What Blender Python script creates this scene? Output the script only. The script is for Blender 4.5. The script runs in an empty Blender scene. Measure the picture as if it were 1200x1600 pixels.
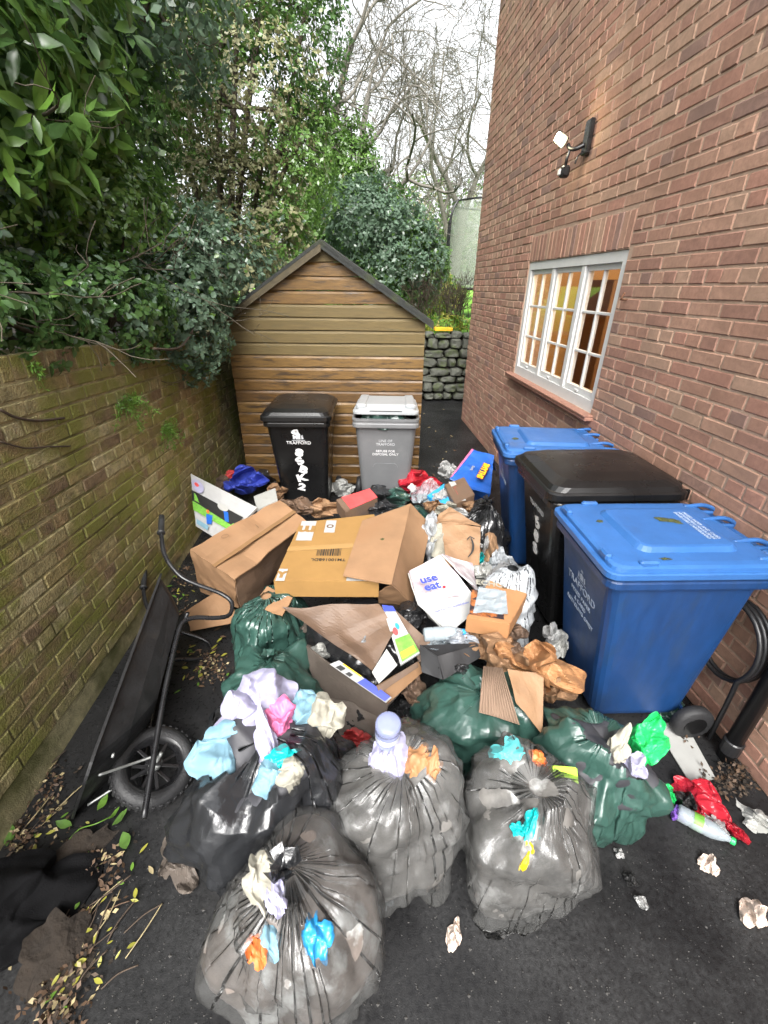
import bpy, bmesh, math, random
import numpy as np
from mathutils import Vector, Matrix
R = math.radians
random.seed(7)
sc = bpy.context.scene
C = sc.collection

# ------------------------------------------------------------------ camera
FPX, PITCH, CAMH, ROLL = 670.0, R(27.7), 2.0, R(0.6)
cd = bpy.data.cameras.new('camera'); cam = bpy.data.objects.new('camera', cd); C.objects.link(cam)
cd.sensor_fit = 'HORIZONTAL'; cd.sensor_width = 36.0; cd.lens = FPX / 1200.0 * 36.0
cd.clip_start = 0.05; cd.clip_end = 500
cam.matrix_world = Matrix.Translation((0, 0, CAMH)) @ Matrix.Rotation(R(90) - PITCH, 4, 'X') @ Matrix.Rotation(ROLL, 4, 'Z')
sc.camera = cam
sc.render.resolution_x = 768; sc.render.resolution_y = 1024
sc.render.engine = 'CYCLES'
# ------------------------------------------------------------------ world, sun, exposure (flat overcast daylight)
SUN_EL, SUN_ROT = R(48), R(184)
w = bpy.data.worlds.new('World'); sc.world = w; w.use_nodes = True
nt = w.node_tree; nt.nodes.clear()
sky = nt.nodes.new('ShaderNodeTexSky'); sky.sky_type = 'NISHITA'; sky.sun_disc = False
sky.sun_elevation = SUN_EL; sky.sun_rotation = SUN_ROT; sky.air_density = 1.2; sky.dust_density = 6.0; sky.ozone_density = 1.0
hs = nt.nodes.new('ShaderNodeHueSaturation'); hs.inputs['Saturation'].default_value = 0.12   # cloud cover: nearly colourless
bgn = nt.nodes.new('ShaderNodeBackground'); bgn.inputs['Strength'].default_value = 0.15
wo = nt.nodes.new('ShaderNodeOutputWorld')
nt.links.new(sky.outputs[0], hs.inputs['Color']); nt.links.new(hs.outputs[0], bgn.inputs['Color']); nt.links.new(bgn.outputs[0], wo.inputs['Surface'])
sl = bpy.data.lights.new('sun', 'SUN'); sl.energy = 1.5; sl.angle = R(40); sl.color = (1.0, 0.97, 0.93)
so = bpy.data.objects.new('sun', sl); C.objects.link(so)
# sky sun_rotation is measured from +Y clockwise
sdir = Vector((math.sin(SUN_ROT) * math.cos(SUN_EL), math.cos(SUN_ROT) * math.cos(SUN_EL), math.sin(SUN_EL)))
so.rotation_euler = sdir.to_track_quat('Z', 'Y').to_euler()
so.location = (0, -3, 9)
sc.view_settings.view_transform = 'Standard'; sc.view_settings.look = 'None'
sc.view_settings.exposure = 1.7; sc.view_settings.gamma = 1.0

# ------------------------------------------------------------------ pixel -> place
cp, sp = math.cos(PITCH), math.sin(PITCH)
def ray(u, v):
    a = (u - 600) / FPX; b = (v - 800) / FPX
    c, s = math.cos(ROLL), math.sin(ROLL)
    a, b = a * c + b * s, -a * s + b * c
    return Vector((a, cp - b * sp, -sp - b * cp))
def P(u, v, z):
    d = ray(u, v); return Vector((0, 0, CAMH)) + d * ((z - CAMH) / d.z)
def PY(u, v, y):
    d = ray(u, v); return Vector((0, 0, CAMH)) + d * (y / d.y)

# ------------------------------------------------------------------ noise (numpy)
def _h(i, j, k, s): return np.modf(np.abs(np.sin(i * 127.1 + j * 311.7 + k * 74.7 + s * 53.31) * 43758.5453))[0]
def vnoise(p, s=0):
    p = np.asarray(p, float); i = np.floor(p); f = p - i; f = f * f * (3 - 2 * f); r = 0
    for a in (0, 1):
        for b in (0, 1):
            for c in (0, 1):
                wgt = (f[:, 0] if a else 1 - f[:, 0]) * (f[:, 1] if b else 1 - f[:, 1]) * (f[:, 2] if c else 1 - f[:, 2])
                r = r + wgt * _h(i[:, 0] + a, i[:, 1] + b, i[:, 2] + c, s)
    return r * 2 - 1
def fbm(p, s=0, o=3):
    p = np.asarray(p, float); r = 0; a = 1.0
    for k in range(o): r = r + a * vnoise(p * (2 ** k), s + k * 7); a *= .5
    return r / 1.75
def crump(p, s, lam, n=7):
    """straight random creases: facets as in crumpled film, paper or board"""
    rg = np.random.RandomState(s); p = np.asarray(p, float)
    p = p + lam * .35 * np.stack([vnoise(p / lam * .7, s + 1), vnoise(p / lam * .7, s + 2), vnoise(p / lam * .7, s + 3)], 1)
    r = 0
    for k in range(n):
        d = rg.normal(size=3); d /= np.linalg.norm(d); l = lam * rg.uniform(.6, 1.8)
        x = p @ d / l + rg.rand(); r = r + (np.abs((x % 1) - .5) * 4 - 1) * l / lam
    return r / n

# ------------------------------------------------------------------ materials
MATS = {}
def M(name, col, rough=.6, var=.18, scale=6.0, bump=0.0, bscale=60.0, metal=0.0, spec=.5, col2=None, c2scale=3.0, c2lo=.5, c2hi=.62, coat=0.0, trans=0.0, rvar=0.0, stretch=(1, 1, 1), emit=None, estr=0.0, sheen=0, alpha_film=0.0, subsurf=0):
    m = bpy.data.materials.new(name); m.use_nodes = True; t = m.node_tree; n = t.nodes; L = t.links
    b = n['Principled BSDF']; out = n['Material Output']
    g = n.new('ShaderNodeNewGeometry'); mp = n.new('ShaderNodeMapping'); mp.inputs['Scale'].default_value = stretch
    L.new(g.outputs['Position'], mp.inputs['Vector'])
    nz = n.new('ShaderNodeTexNoise'); nz.inputs['Scale'].default_value = scale; nz.inputs['Detail'].default_value = 6; nz.inputs['Roughness'].default_value = .65
    L.new(mp.outputs[0], nz.inputs['Vector'])
    mr = n.new('ShaderNodeMapRange'); mr.inputs['From Min'].default_value = .25; mr.inputs['From Max'].default_value = .75
    mr.inputs['To Min'].default_value = 1 - var; mr.inputs['To Max'].default_value = 1 + var
    L.new(nz.outputs['Fac'], mr.inputs['Value'])
    vm = n.new('ShaderNodeVectorMath'); vm.operation = 'SCALE'; vm.inputs[0].default_value = col
    L.new(mr.outputs[0], vm.inputs['Scale']); c = vm.outputs[0]
    if col2 is not None:
        n2 = n.new('ShaderNodeTexNoise'); n2.inputs['Scale'].default_value = c2scale; n2.inputs['Detail'].default_value = 5; n2.inputs['Roughness'].default_value = .6
        L.new(mp.outputs[0], n2.inputs['Vector'])
        m2 = n.new('ShaderNodeMapRange'); m2.inputs['From Min'].default_value = c2lo; m2.inputs['From Max'].default_value = c2hi
        L.new(n2.outputs['Fac'], m2.inputs['Value'])
        mx = n.new('ShaderNodeMix'); mx.data_type = 'RGBA'; L.new(m2.outputs[0], mx.inputs[0]); L.new(c, mx.inputs[6]); mx.inputs[7].default_value = (*col2, 1); c = mx.outputs[2]
    L.new(c, b.inputs['Base Color'])
    b.inputs['Roughness'].default_value = rough; b.inputs['Metallic'].default_value = metal; b.inputs['Specular IOR Level'].default_value = spec
    if rvar:
        mr2 = n.new('ShaderNodeMapRange'); mr2.inputs['From Min'].default_value = .3; mr2.inputs['From Max'].default_value = .7
        mr2.inputs['To Min'].default_value = max(.03, rough - rvar); mr2.inputs['To Max'].default_value = min(1, rough + rvar)
        n3 = n.new('ShaderNodeTexNoise'); n3.inputs['Scale'].default_value = scale * .7; n3.inputs['Detail'].default_value = 4; L.new(g.outputs['Position'], n3.inputs['Vector'])
        L.new(n3.outputs['Fac'], mr2.inputs['Value']); L.new(mr2.outputs[0], b.inputs['Roughness'])
    b.inputs['Coat Weight'].default_value = coat; b.inputs['Transmission Weight'].default_value = trans
    if bump:
        nb = n.new('ShaderNodeTexNoise'); nb.inputs['Scale'].default_value = bscale; nb.inputs['Detail'].default_value = 4; L.new(mp.outputs[0], nb.inputs['Vector'])
        bp = n.new('ShaderNodeBump'); bp.inputs['Strength'].default_value = bump; bp.inputs['Distance'].default_value = .01
        L.new(nb.outputs['Fac'], bp.inputs['Height']); L.new(bp.outputs[0], b.inputs['Normal'])
    if emit: b.inputs['Emission Color'].default_value = (*emit, 1); b.inputs['Emission Strength'].default_value = estr
    if alpha_film:
        tr = n.new('ShaderNodeBsdfTransparent'); ms = n.new('ShaderNodeMixShader'); ms.inputs[0].default_value = alpha_film
        L.new(b.outputs[0], ms.inputs[1]); L.new(tr.outputs[0], ms.inputs[2]); L.new(ms.outputs[0], out.inputs['Surface'])
    if subsurf:
        td = n.new('ShaderNodeBsdfTranslucent'); L.new(c, td.inputs['Color']); ms = n.new('ShaderNodeMixShader'); ms.inputs[0].default_value = subsurf
        L.new(b.outputs[0], ms.inputs[1]); L.new(td.outputs[0], ms.inputs[2]); L.new(ms.outputs[0], out.inputs['Surface'])
    MATS[name] = m; return m
def glassmat(name, tint=(1, 1, 1), refl=.12):
    m = bpy.data.materials.new(name); m.use_nodes = True; n = m.node_tree.nodes; L = m.node_tree.links
    n.remove(n['Principled BSDF']); out = n['Material Output']
    tr = n.new('ShaderNodeBsdfTransparent'); tr.inputs[0].default_value = (*tint, 1)
    gl = n.new('ShaderNodeBsdfGlossy'); gl.inputs['Roughness'].default_value = .03
    fr = n.new('ShaderNodeFresnel'); ge = n.new('ShaderNodeNewGeometry'); mi_ = n.new('ShaderNodeMapRange'); mi_.inputs['To Min'].default_value = 1.5; mi_.inputs['To Max'].default_value = 1 / 1.5
    L.new(ge.outputs['Backfacing'], mi_.inputs['Value']); L.new(mi_.outputs[0], fr.inputs['IOR'])
    ad = n.new('ShaderNodeMath'); ad.operation = 'ADD'; ad.inputs[1].default_value = refl; L.new(fr.outputs[0], ad.inputs[0])
    ms = n.new('ShaderNodeMixShader'); L.new(ad.outputs[0], ms.inputs[0]); L.new(tr.outputs[0], ms.inputs[1]); L.new(gl.outputs[0], ms.inputs[2]); L.new(ms.outputs[0], out.inputs['Surface'])
    MATS[name] = m; return m

# ------------------------------------------------------------------ objects
def tag(o, label=None, cat=None, group=None, kind=None):
    if label: o['label'] = label
    if cat: o['category'] = cat
    if group: o['group'] = group
    if kind: o['kind'] = kind
    return o
def thing(name, label, cat, loc=(0, 0, 0), rz=0.0, group=None, mw=None):
    o = bpy.data.objects.new(name, None); C.objects.link(o); o.empty_display_size = .05
    if mw is not None: o.matrix_world = mw
    else: o.location = loc; o.rotation_euler = (0, 0, rz)
    return tag(o, label, cat, group)
def mesh(name, V, Fs, mats, smooth=False, mi=None):
    me = bpy.data.meshes.new(name); me.from_pydata(V.tolist() if isinstance(V, np.ndarray) else [tuple(v) for v in V], [], Fs if isinstance(Fs, list) else Fs.tolist())
    for m in (mats if isinstance(mats, (list, tuple)) else [mats]): me.materials.append(MATS[m] if isinstance(m, str) else m)
    if mi is not None: me.polygons.foreach_set('material_index', list(mi))
    if smooth: me.polygons.foreach_set('use_smooth', [True] * len(me.polygons))
    me.update(); return me
def add(name, me, parent=None, loc=None):
    o = bpy.data.objects.new(name, me); C.objects.link(o)
    if parent is not None: o.parent = parent
    if loc is not None: o.location = loc
    return o
def mk(name, V, Fs, mat, parent=None, smooth=False, local=False, mi=None, kind=None):
    """V in world coordinates unless local; a top-level mesh gets its origin at its base"""
    V = V.astype(float) if isinstance(V, np.ndarray) else np.array([tuple(v) for v in V], float)
    if parent is None and not local:
        org = np.array([(V[:, 0].min() + V[:, 0].max()) / 2, (V[:, 1].min() + V[:, 1].max()) / 2, V[:, 2].min()])
        o = add(name, mesh(name, V - org, Fs, mat, smooth, mi)); o.location = org
    elif parent is not None and not local:
        p = parent; off = Vector((0, 0, 0))
        while p is not None: off += p.location; p = p.parent
        o = add(name, mesh(name, V - np.array(off), Fs, mat, smooth, mi), parent)
    else:
        o = add(name, mesh(name, V, Fs, mat, smooth, mi), parent)
    if kind: o['kind'] = kind
    return o
def boxvf(x0, x1, y0, y1, z0, z1):
    V = [(x0, y0, z0), (x1, y0, z0), (x1, y1, z0), (x0, y1, z0), (x0, y0, z1), (x1, y0, z1), (x1, y1, z1), (x0, y1, z1)]
    return V, [(0, 3, 2, 1), (4, 5, 6, 7), (0, 1, 5, 4), (1, 2, 6, 5), (2, 3, 7, 6), (3, 0, 4, 7)]
def join(*vfs):
    V = []; F = []
    for v, f in vfs:
        k = len(V); V += [tuple(x) for x in v]; F += [tuple(i + k for i in q) for q in f]
    return V, F
def bevbox(x0, x1, y0, y1, z0, z1, b=.004):
    bm = bmesh.new(); v, f = boxvf(x0, x1, y0, y1, z0, z1); vs = [bm.verts.new(p) for p in v]
    for q in f: bm.faces.new([vs[i] for i in q])
    bmesh.ops.bevel(bm, geom=bm.edges[:], offset=b, segments=1, affect='EDGES')
    bm.verts.index_update(); V = [tuple(v.co) for v in bm.verts]; Fs = [[v.index for v in f.verts] for f in bm.faces]; bm.free(); return V, Fs
def smoothpath(pts, n=6):
    pts = [np.array(p, float) for p in pts]; out = []
    for i in range(len(pts) - 1):
        p0 = pts[max(i - 1, 0)]; p1 = pts[i]; p2 = pts[i + 1]; p3 = pts[min(i + 2, len(pts) - 1)]
        for k in range(n):
            t = k / n; out.append(.5 * (2 * p1 + (p2 - p0) * t + (2 * p0 - 5 * p1 + 4 * p2 - p3) * t * t + (3 * p1 - p0 - 3 * p2 + p3) * t ** 3))
    out.append(pts[-1]); return out
def tubevf(pts, r, ns=8, cap=True):
    pts = [Vector(tuple(p)) for p in pts]; V = []; F = []; up = None; n = len(pts)
    rs = r if hasattr(r, '__len__') else [r] * n
    for i, p in enumerate(pts):
        d = (pts[min(i + 1, n - 1)] - pts[max(i - 1, 0)])
        d = d.normalized() if d.length > 1e-9 else Vector((0, 0, 1))
        if up is None: up = d.orthogonal().normalized()
        up = (up - d * up.dot(d)); up = up.normalized() if up.length > 1e-6 else d.orthogonal().normalized()
        s = d.cross(up)
        for k in range(ns):
            a = 2 * math.pi * k / ns; V.append(p + (up * math.cos(a) + s * math.sin(a)) * rs[i])
    for i in range(n - 1):
        for k in range(ns):
            k2 = (k + 1) % ns; F.append((i * ns + k, i * ns + k2, (i + 1) * ns + k2, (i + 1) * ns + k))
    if cap: F.append(tuple(range(ns - 1, -1, -1))); F.append(tuple(range((n - 1) * ns, n * ns)))
    return V, F
def lathe(prof, n=20, axis='z'):
    V = []; F = []
    for r, z in prof:
        for k in range(n):
            a = 2 * math.pi * k / n; x, y = r * math.cos(a), r * math.sin(a)
            V.append((x, y, z) if axis == 'z' else (x, z, y))
    m = len(prof)
    for i in range(m - 1):
        for k in range(n):
            k2 = (k + 1) % n; q = (i * n + k, i * n + k2, (i + 1) * n + k2, (i + 1) * n + k); F.append(q if axis == 'z' else q[::-1])
    F.append(tuple(range(n))[::-1]); F.append(tuple((m - 1) * n + k for k in range(n)))
    return V, F
def rrect(wd, dp, r, z, oy=0, n=4, ox=0):
    out = []
    for (sx, sy, a0) in ((1, -1, -90), (1, 1, 0), (-1, 1, 90), (-1, -1, 180)):
        for k in range(n + 1):
            a = R(a0 + 90 * k / n); out.append((ox + sx * (wd / 2 - r) + r * math.cos(a), oy + sy * (dp / 2 - r) + r * math.sin(a), z))
    return out
def loft(rings, capb=True, capt=True):
    V = []; F = []; m = len(rings[0])
    for r in rings: V += r
    for i in range(len(rings) - 1):
        for k in range(m):
            k2 = (k + 1) % m; F.append((i * m + k, i * m + k2, (i + 1) * m + k2, (i + 1) * m + k))
    if capb: F.append(tuple(range(m))[::-1])
    if capt: F.append(tuple((len(rings) - 1) * m + k for k in range(m)))
    return V, F
def text(name, s, mat, parent, mw, size, off=0.0, align='CENTER', sx=1.0, ext=.0006, space=1.0):
    """flat lettering: a mesh made from the built-in font, mw places it (letters in local XY)"""
    cu = bpy.data.curves.new('t', 'FONT'); cu.body = s; cu.size = size; cu.offset = off; cu.align_x = align; cu.align_y = 'CENTER'; cu.extrude = ext; cu.resolution_u = 3; cu.space_line = space
    t = bpy.data.objects.new('t', cu); C.objects.link(t)
    me = bpy.data.meshes.new_from_object(t.evaluated_get(bpy.context.evaluated_depsgraph_get()))
    bpy.data.objects.remove(t); bpy.data.curves.remove(cu)
    me.name = name; me.materials.clear(); me.materials.append(MATS[mat])
    me.transform(mw @ Matrix.Diagonal((sx, 1, 1, 1)))
    return add(name, me, parent)
def frame(o, ex, ey):
    ex = Vector(ex).normalized(); ey = Vector(ey); ey = (ey - ex * ey.dot(ex)).normalized(); ez = ex.cross(ey)
    m = Matrix((ex, ey, ez)).transposed().to_4x4(); m.translation = Vector(o); return m
def copytree(o, parent=None):
    c = o.copy(); C.objects.link(c); c.parent = parent
    for ch in list(o.children): copytree(ch, c)
    return c
# ================================================================== materials
M('asphalt', (0.0213, 0.0213, 0.0217), rough=.40, var=.7, scale=75, bump=.14, bscale=240, rvar=.25, col2=(.0095, .0095, .010), c2scale=2.1, c2lo=.40, c2hi=.60, spec=.25)
BR = []
for i, c in enumerate([(.322, .182, .130), (.345, .205, .146), (.365, .232, .165), (.292, .162, .120), (.240, .148, .118), (.330, .175, .128)]):
    M('house_brick%d' % i, c, rough=.85, var=.28, scale=38, bump=.25, bscale=180, col2=(c[0] * .70, c[1] * .72, c[2] * .72), c2scale=2.2, c2lo=.42, c2hi=.78, spec=.25); BR.append('house_brick%d' % i)
M('mortar', (.385, .275, .205), rough=.95, var=.25, scale=30, bump=.3, bscale=220, col2=(.30, .20, .15), c2scale=1.7, c2lo=.45, c2hi=.7, spec=.2)
GB = []
for i, c in enumerate([(.200, .148, .076), (.235, .202, .100), (.285, .25, .14), (.15, .108, .062), (.22, .18, .080)]):
    M('garden_brick%d' % i, c, rough=.75, var=.6, scale=26, bump=.8, bscale=110, col2=(.150, .155, .035), c2scale=3.1, c2lo=.44, c2hi=.60, spec=.35, rvar=.15); GB.append('garden_brick%d' % i)
M('garden_brick_orange', (.30, .095, .03), rough=.85, var=.35, scale=40, bump=.4, bscale=150, col2=(.09, .085, .025), c2scale=9, c2lo=.5, c2hi=.65)
M('garden_brick_pink', (.34, .16, .09), rough=.85, var=.35, scale=40, bump=.4, bscale=150, col2=(.09, .085, .025), c2scale=12, c2lo=.45, c2hi=.6)
M('garden_mortar', (.27, .24, .13), rough=.9, var=.6, scale=18, bump=.5, bscale=140, col2=(.085, .085, .026), c2scale=3.5, c2lo=.42, c2hi=.65)
M('white_paint', (0.528, 0.528, 0.5148), rough=.45, var=.06, scale=14, col2=(.55, .54, .50), c2scale=8, c2lo=.62, c2hi=.8)
glassmat('pane_glass', (.95, .96, .95), .0)
M('sill_tile', (.26, .13, .09), rough=.75, var=.3, scale=30, bump=.3, bscale=120)
M('room_wall', (.42, .26, .11), rough=.8, var=.1)
M('room_dark', (.16, .09, .05), rough=.7, var=.2)
M('brass', (.55, .32, .08), rough=.3, metal=.8)
M('lamp_glow', (1, 1, 1), emit=(1.0, .82, .45), estr=6)
M('black_plastic', (.012, .012, .013), rough=.38, var=.15, spec=.5, bump=.05, bscale=300)
M('black_metal', (.010, .010, .011), rough=.32, var=.3, scale=25, spec=.5, rvar=.12)
M('rust', (.16, .07, .035), rough=.8, var=.3)
PL = []
for i, c in enumerate([(.098, .050, .0115), (.110, .058, .0135), (.078, .039, .010), (.120, .066, .017)]):
    M('shed_wood%d' % i, c, rough=.48, var=.5, scale=6, stretch=(1.3, 5, 9), bump=.25, bscale=30, col2=(.034, .019, .008), c2scale=3.4, c2lo=.54, c2hi=.66, spec=.4, rvar=.15); PL.append('shed_wood%d' % i)
M('shed_wood_green', (.092, .063, .018), rough=.65, var=.35, scale=7, stretch=(.8, 5, 14), bump=.25, bscale=30, col2=(.07, .055, .02), c2scale=4.2, c2lo=.58, c2hi=.72)
M('barge_wood', (.055, .042, .019), rough=.7, var=.4, scale=12, bump=.3, bscale=60)
M('roof_felt', (.022, .024, .022), rough=.85, var=.4, scale=60, bump=.6, bscale=400, col2=(.045, .055, .02), c2scale=5, c2lo=.55, c2hi=.7)
M('stone', (.085, .088, .072), rough=.85, var=.45, scale=14, bump=.6, bscale=40, col2=(.06, .075, .03), c2scale=6, c2lo=.5, c2hi=.65)
M('soil', (.015, .010, .006), rough=.95, var=.4, scale=14, bump=.8, bscale=50)
M('lawn', (.13, .30, .02), rough=.9, var=.3, scale=6, bump=.5, bscale=90)
M('leaf_dark', (0.0717, 0.1456, 0.0426), rough=.24, var=.4, scale=9, spec=.65, subsurf=.4)
M('leaf_mid', (0.1176, 0.224, 0.0515), rough=.24, var=.4, scale=9, spec=.65, subsurf=.42)
M('leaf_bright', (.12, .235, .036), rough=.34, var=.3, scale=9, spec=.5, subsurf=.38)
M('leaf_blue', (0.1288, 0.2016, 0.1322), rough=.26, var=.35, scale=9, spec=.6, subsurf=.38)
M('leaf_tan', (.215, .215, .105), rough=.5, var=.35, scale=7, subsurf=.2)
M('leaf_yellow', (.26, .25, .04), rough=.45, var=.25, scale=9, subsurf=.2)
M('leaf_straw', (.26, .21, .11), rough=.6, var=.3, scale=9)
M('leaf_brown', (.075, .042, .022), rough=.7, var=.4, scale=20)
M('bark', (.075, .062, .042), rough=.9, var=.35, scale=14, bump=.6, bscale=60)
M('bark_far', (.135, .125, .105), rough=.95, var=.25, scale=6)
M('twig', (.050, .034, .022), rough=.85, var=.35, scale=20)
M('net', (.22, .25, .20), rough=.9, alpha_film=.45, var=.1)
M('yellow_plastic', (.75, .38, .02), rough=.4, var=.1)
M('moss', (.045, .05, .012), rough=.95, var=.5, scale=80, bump=.9, bscale=200)

# ================================================================== ground and banks
def grid(x0, x1, y0, y1, nx, ny, zf):
    V = []; F = []
    for j in range(ny + 1):
        for i in range(nx + 1):
            x = x0 + (x1 - x0) * i / nx; y = y0 + (y1 - y0) * j / ny; V.append((x, y, zf(x, y)))
    for j in range(ny):
        for i in range(nx):
            a = j * (nx + 1) + i; F.append((a, a + 1, a + nx + 2, a + nx + 1))
    return V, F
V, F = grid(-90, 90, -60, 160, 2, 2, lambda x, y: 0.0)
tag(mk('ground', V, F, 'asphalt'), kind='structure')
V, F = grid(-60, 60, 8.98, 120, 24, 24, lambda x, y: 1.20 + .012 * (y - 9))
o = mk('lawn', V, F, 'lawn'); tag(o, kind='structure')
# raised bed behind the garden wall
V, F = grid(-14, -1.78, -4, 8.55, 20, 20, lambda x, y: 1.52 + .12 * (-1.9 - x) * .5)
o = mk('raised_bed', V, F, 'soil'); tag(o, kind='structure')

# ================================================================== brickwork
def brick_shape(l, h, seed, d=.05):
    rg = random.Random(seed); b = .005; j = lambda a: rg.uniform(-a, a)
    x0, x1, z0, z1 = -l / 2 + j(.002), l / 2 + j(.002), -h / 2 + j(.0015), h / 2 + j(.0015)
    pr = j(.0015)
    V = [(x0 + b, pr + j(.001), z0 + b), (x1 - b, pr + j(.001), z0 + b), (x1 - b, pr + j(.001), z1 - b), (x0 + b, pr + j(.001), z1 - b),
         (x0 + j(.001), -b, z0 + j(.001)), (x1 + j(.001), -b, z0 + j(.001)), (x1 + j(.001), -b, z1 + j(.001)), (x0 + j(.001), -b, z1 + j(.001)),
         (x0, -d, z0), (x1, -d, z0), (x1, -d, z1), (x0, -d, z1)]
    F = [(3, 2, 1, 0)] + [((i + 1) % 4 + 0, (i + 1) % 4 + 4, i + 4, i)[::-1] for i in range(4)] + [((i + 1) % 4 + 4, (i + 1) % 4 + 8, i + 8, i + 4)[::-1] for i in range(4)]
    return V, [f[::-1] for f in F]
def brickwork(parent, bricks, mats, rank, nparts=300, seed=1):
    """bricks: (cx, cz, l, h, tone, cut); the nparts that show largest become parts, the rest one joined part"""
    rg = random.Random(seed); mw = parent.matrix_world.copy()
    order = sorted(range(len(bricks)), key=lambda i: -rank(mw, bricks[i]))
    cache = {}; top = set(order[:nparts]); V = []; F = []; mi = []
    for i, (cx, cz, l, h, tone) in enumerate(bricks):
        y = rg.uniform(-.0015, .002); rot = rg.uniform(-.007, .007)
        if i in top:
            key = (round(l, 3), round(h, 3), tone, rg.randrange(3))
            if key not in cache:
                v, f = brick_shape(l, h, hash(key) & 0xffff); cache[key] = mesh('brick', v, f, mats[tone])
            o = add('brick', cache[key], parent, (cx, y, cz)); o.rotation_euler = (0, rot, 0)
        else:
            v, f = brick_shape(l, h, i); k = len(V)
            V += [(p[0] + cx, p[1] + y, p[2] + cz + p[0] * rot) for p in v]; F += [tuple(a + k for a in q) for q in f]; mi += [tone] * len(f)
    if V:
        o = add('brickwork', mesh('brickwork', V, F, mats, mi=mi), parent); o['kind'] = 'stuff'
def rank_view(mw, b):
    p = mw @ Vector((b[0], 0, b[1])); h = CAMH - p.z; zc = p.y * cp + h * sp
    if zc < .3: return -1
    u = 600 + FPX * p.x / zc; v = 800 + FPX * (h * cp - p.y * sp) / zc
    if not (-20 < u < 1220 and -20 < v < 1620): return -1
    n = (mw.to_3x3() @ Vector((0, 1, 0))); d = (Vector((0, 0, CAMH)) - p); L = d.length
    return b[2] * b[3] * abs(n.dot(d) / L) / (L * L)
def lay(x0, x1, nrows, holes, tones, weights, bond, rg, z0=0.0):
    out = []; pitch = .075
    for r in range(nrows):
        hdr = bond == 'egw' and r % 4 == 3; un = .1125 if hdr else .225
        if bond == 'mix': hdr = r % 6 == 5; un = .1125 if hdr else .225
        off = (.05625 if hdr else (r % 2) * .1125) + rg.uniform(-.012, .012)
        x = x0 - off; zc = z0 + r * pitch + pitch / 2 + rg.uniform(-.0012, .0012)
        while x < x1:
            a, b = max(x + .005, x0), min(x + un - .005, x1); x += un
            for (hx0, hx1, hz0, hz1) in holes:
                if hz0 - .03 < zc < hz1 + .03:
                    if a >= hx0 - .005 and b <= hx1 + .005: b = a - 1
                    elif a < hx0 < b: b = hx0 - .006
                    elif a < hx1 < b: a = hx1 + .006
            if b - a < .03: continue
            out.append(((a + b) / 2, zc, b - a, .065, rg.choices(tones, weights)[0]))
    return out

# ------------------------------------------------------------------ the house
HD = Vector((-.0673, 1, 0)).normalized()
HM = frame((1.798, 0, 0), HD, (0, 0, 1)); HM = Matrix((HD, Vector((0, 0, 1)).cross(HD), Vector((0, 0, 1)))).transposed().to_4x4(); HM.translation = (1.798, 0, 0)
house = thing('brick_house', 'red brown brick house wall with a small paned white window', 'house', mw=HM)
bpy.context.view_layer.update()
WX0, WX1, WZ0, WZ1 = 3.285, 5.085, 1.150, 2.235
XA, XB, HTOP = -1.6, 7.30, 80
rg = random.Random(3)
hb = lay(XA, XB, HTOP, [(WX0, WX1, WZ0, WZ1 + .222)], range(6), [5, 5, 3, 4, 1.3, 3], 'egw', rg)
x = WX0 + .0
while x < WX1 - .03:                       # soldier course over the window
    hb.append((x + .0375, WZ1 + .112, .064, .214, rg.choices(range(6), [4, 5, 3, 3, 1, 2])[0])); x += .075
brickwork(house, hb, BR, rank_view, 300, 5)
def rect_pieces(x0, x1, z0, z1, hx0, hx1, hz0, hz1, y0, y1):
    return join(boxvf(x0, hx0, y0, y1, z0, z1), boxvf(hx1, x1, y0, y1, z0, z1), boxvf(hx0, hx1, y0, y1, z0, hz0), boxvf(hx0, hx1, y0, y1, hz1, z1))
V, F = rect_pieces(XA, XB, -.1, HTOP * .075, WX0, WX1, WZ0 - .0, WZ1, -.26, -.0045)
mk('mortar_wall', V, F, 'mortar', house, local=True)
# return wall round the corner and the eaves board
V, F = boxvf(XB - .26, XB - .003, -6.2, -.262, -.1, HTOP * .075); mk('end_wall', V, F, 'mortar', house, local=True)
V, F = boxvf(XA, XB + .25, -6.2, .30, HTOP * .075 + .002, HTOP * .075 + .14); mk('eaves_board', V, F, 'white_paint', house, local=True)
# room behind the window, lit by its own lamp
V, F = join(boxvf(2.2, 6.2, -3.2, -3.1, .3, 2.9), boxvf(2.1, 2.2, -3.2, -.262, .3, 2.9), boxvf(6.2, 6.3, -3.2, -.262, .3, 2.9), boxvf(2.1, 6.3, -3.2, -.262, 2.9, 3.0))
mk('room_wall', V, F, 'room_wall', house, local=True)
V, F = boxvf(2.1, 6.3, -3.2, -.262, .2, .3); mk('room_floor', V, F, 'room_dark', house, local=True)
V, F = join(bevbox(4.6, 5.9, -3.08, -2.6, .3, 2.3, .01), bevbox(5.55, 6.18, -2.2, -1.2, .3, 2.1, .01)); mk('cupboard', V, F, 'room_dark', house, local=True)
V, F = bevbox(WX0 + .02, WX1 - .02, -.5, -.264, WZ0 - .09, WZ0 - .05); mk('inner_sill', V, F, 'white_paint', house, local=True)
for k in range(9):
    v, f = lathe([(.001, 0), (.03, .01), (.042, .04), (.03, .07), (.012, .085), (.011, .11)], 10)
    sx = WX0 + .12 + k * .07; o = mk('ornament', v, f, 'brass', house, True, True); o.location = (sx + random.uniform(-.02, .02), -.38 + random.uniform(-.06, .06), WZ0 - .049); o.scale = [random.uniform(.8, 1.5)] * 3
rl = bpy.data.lights.new('room_lamp', 'POINT'); rl.energy = 70; rl.color = (1, .72, .38); rl.shadow_soft_size = .12
ro = bpy.data.objects.new('room_lamp', rl); C.objects.link(ro); ro.parent = house; ro.location = (3.7, -1.5, 2.55)
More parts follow.
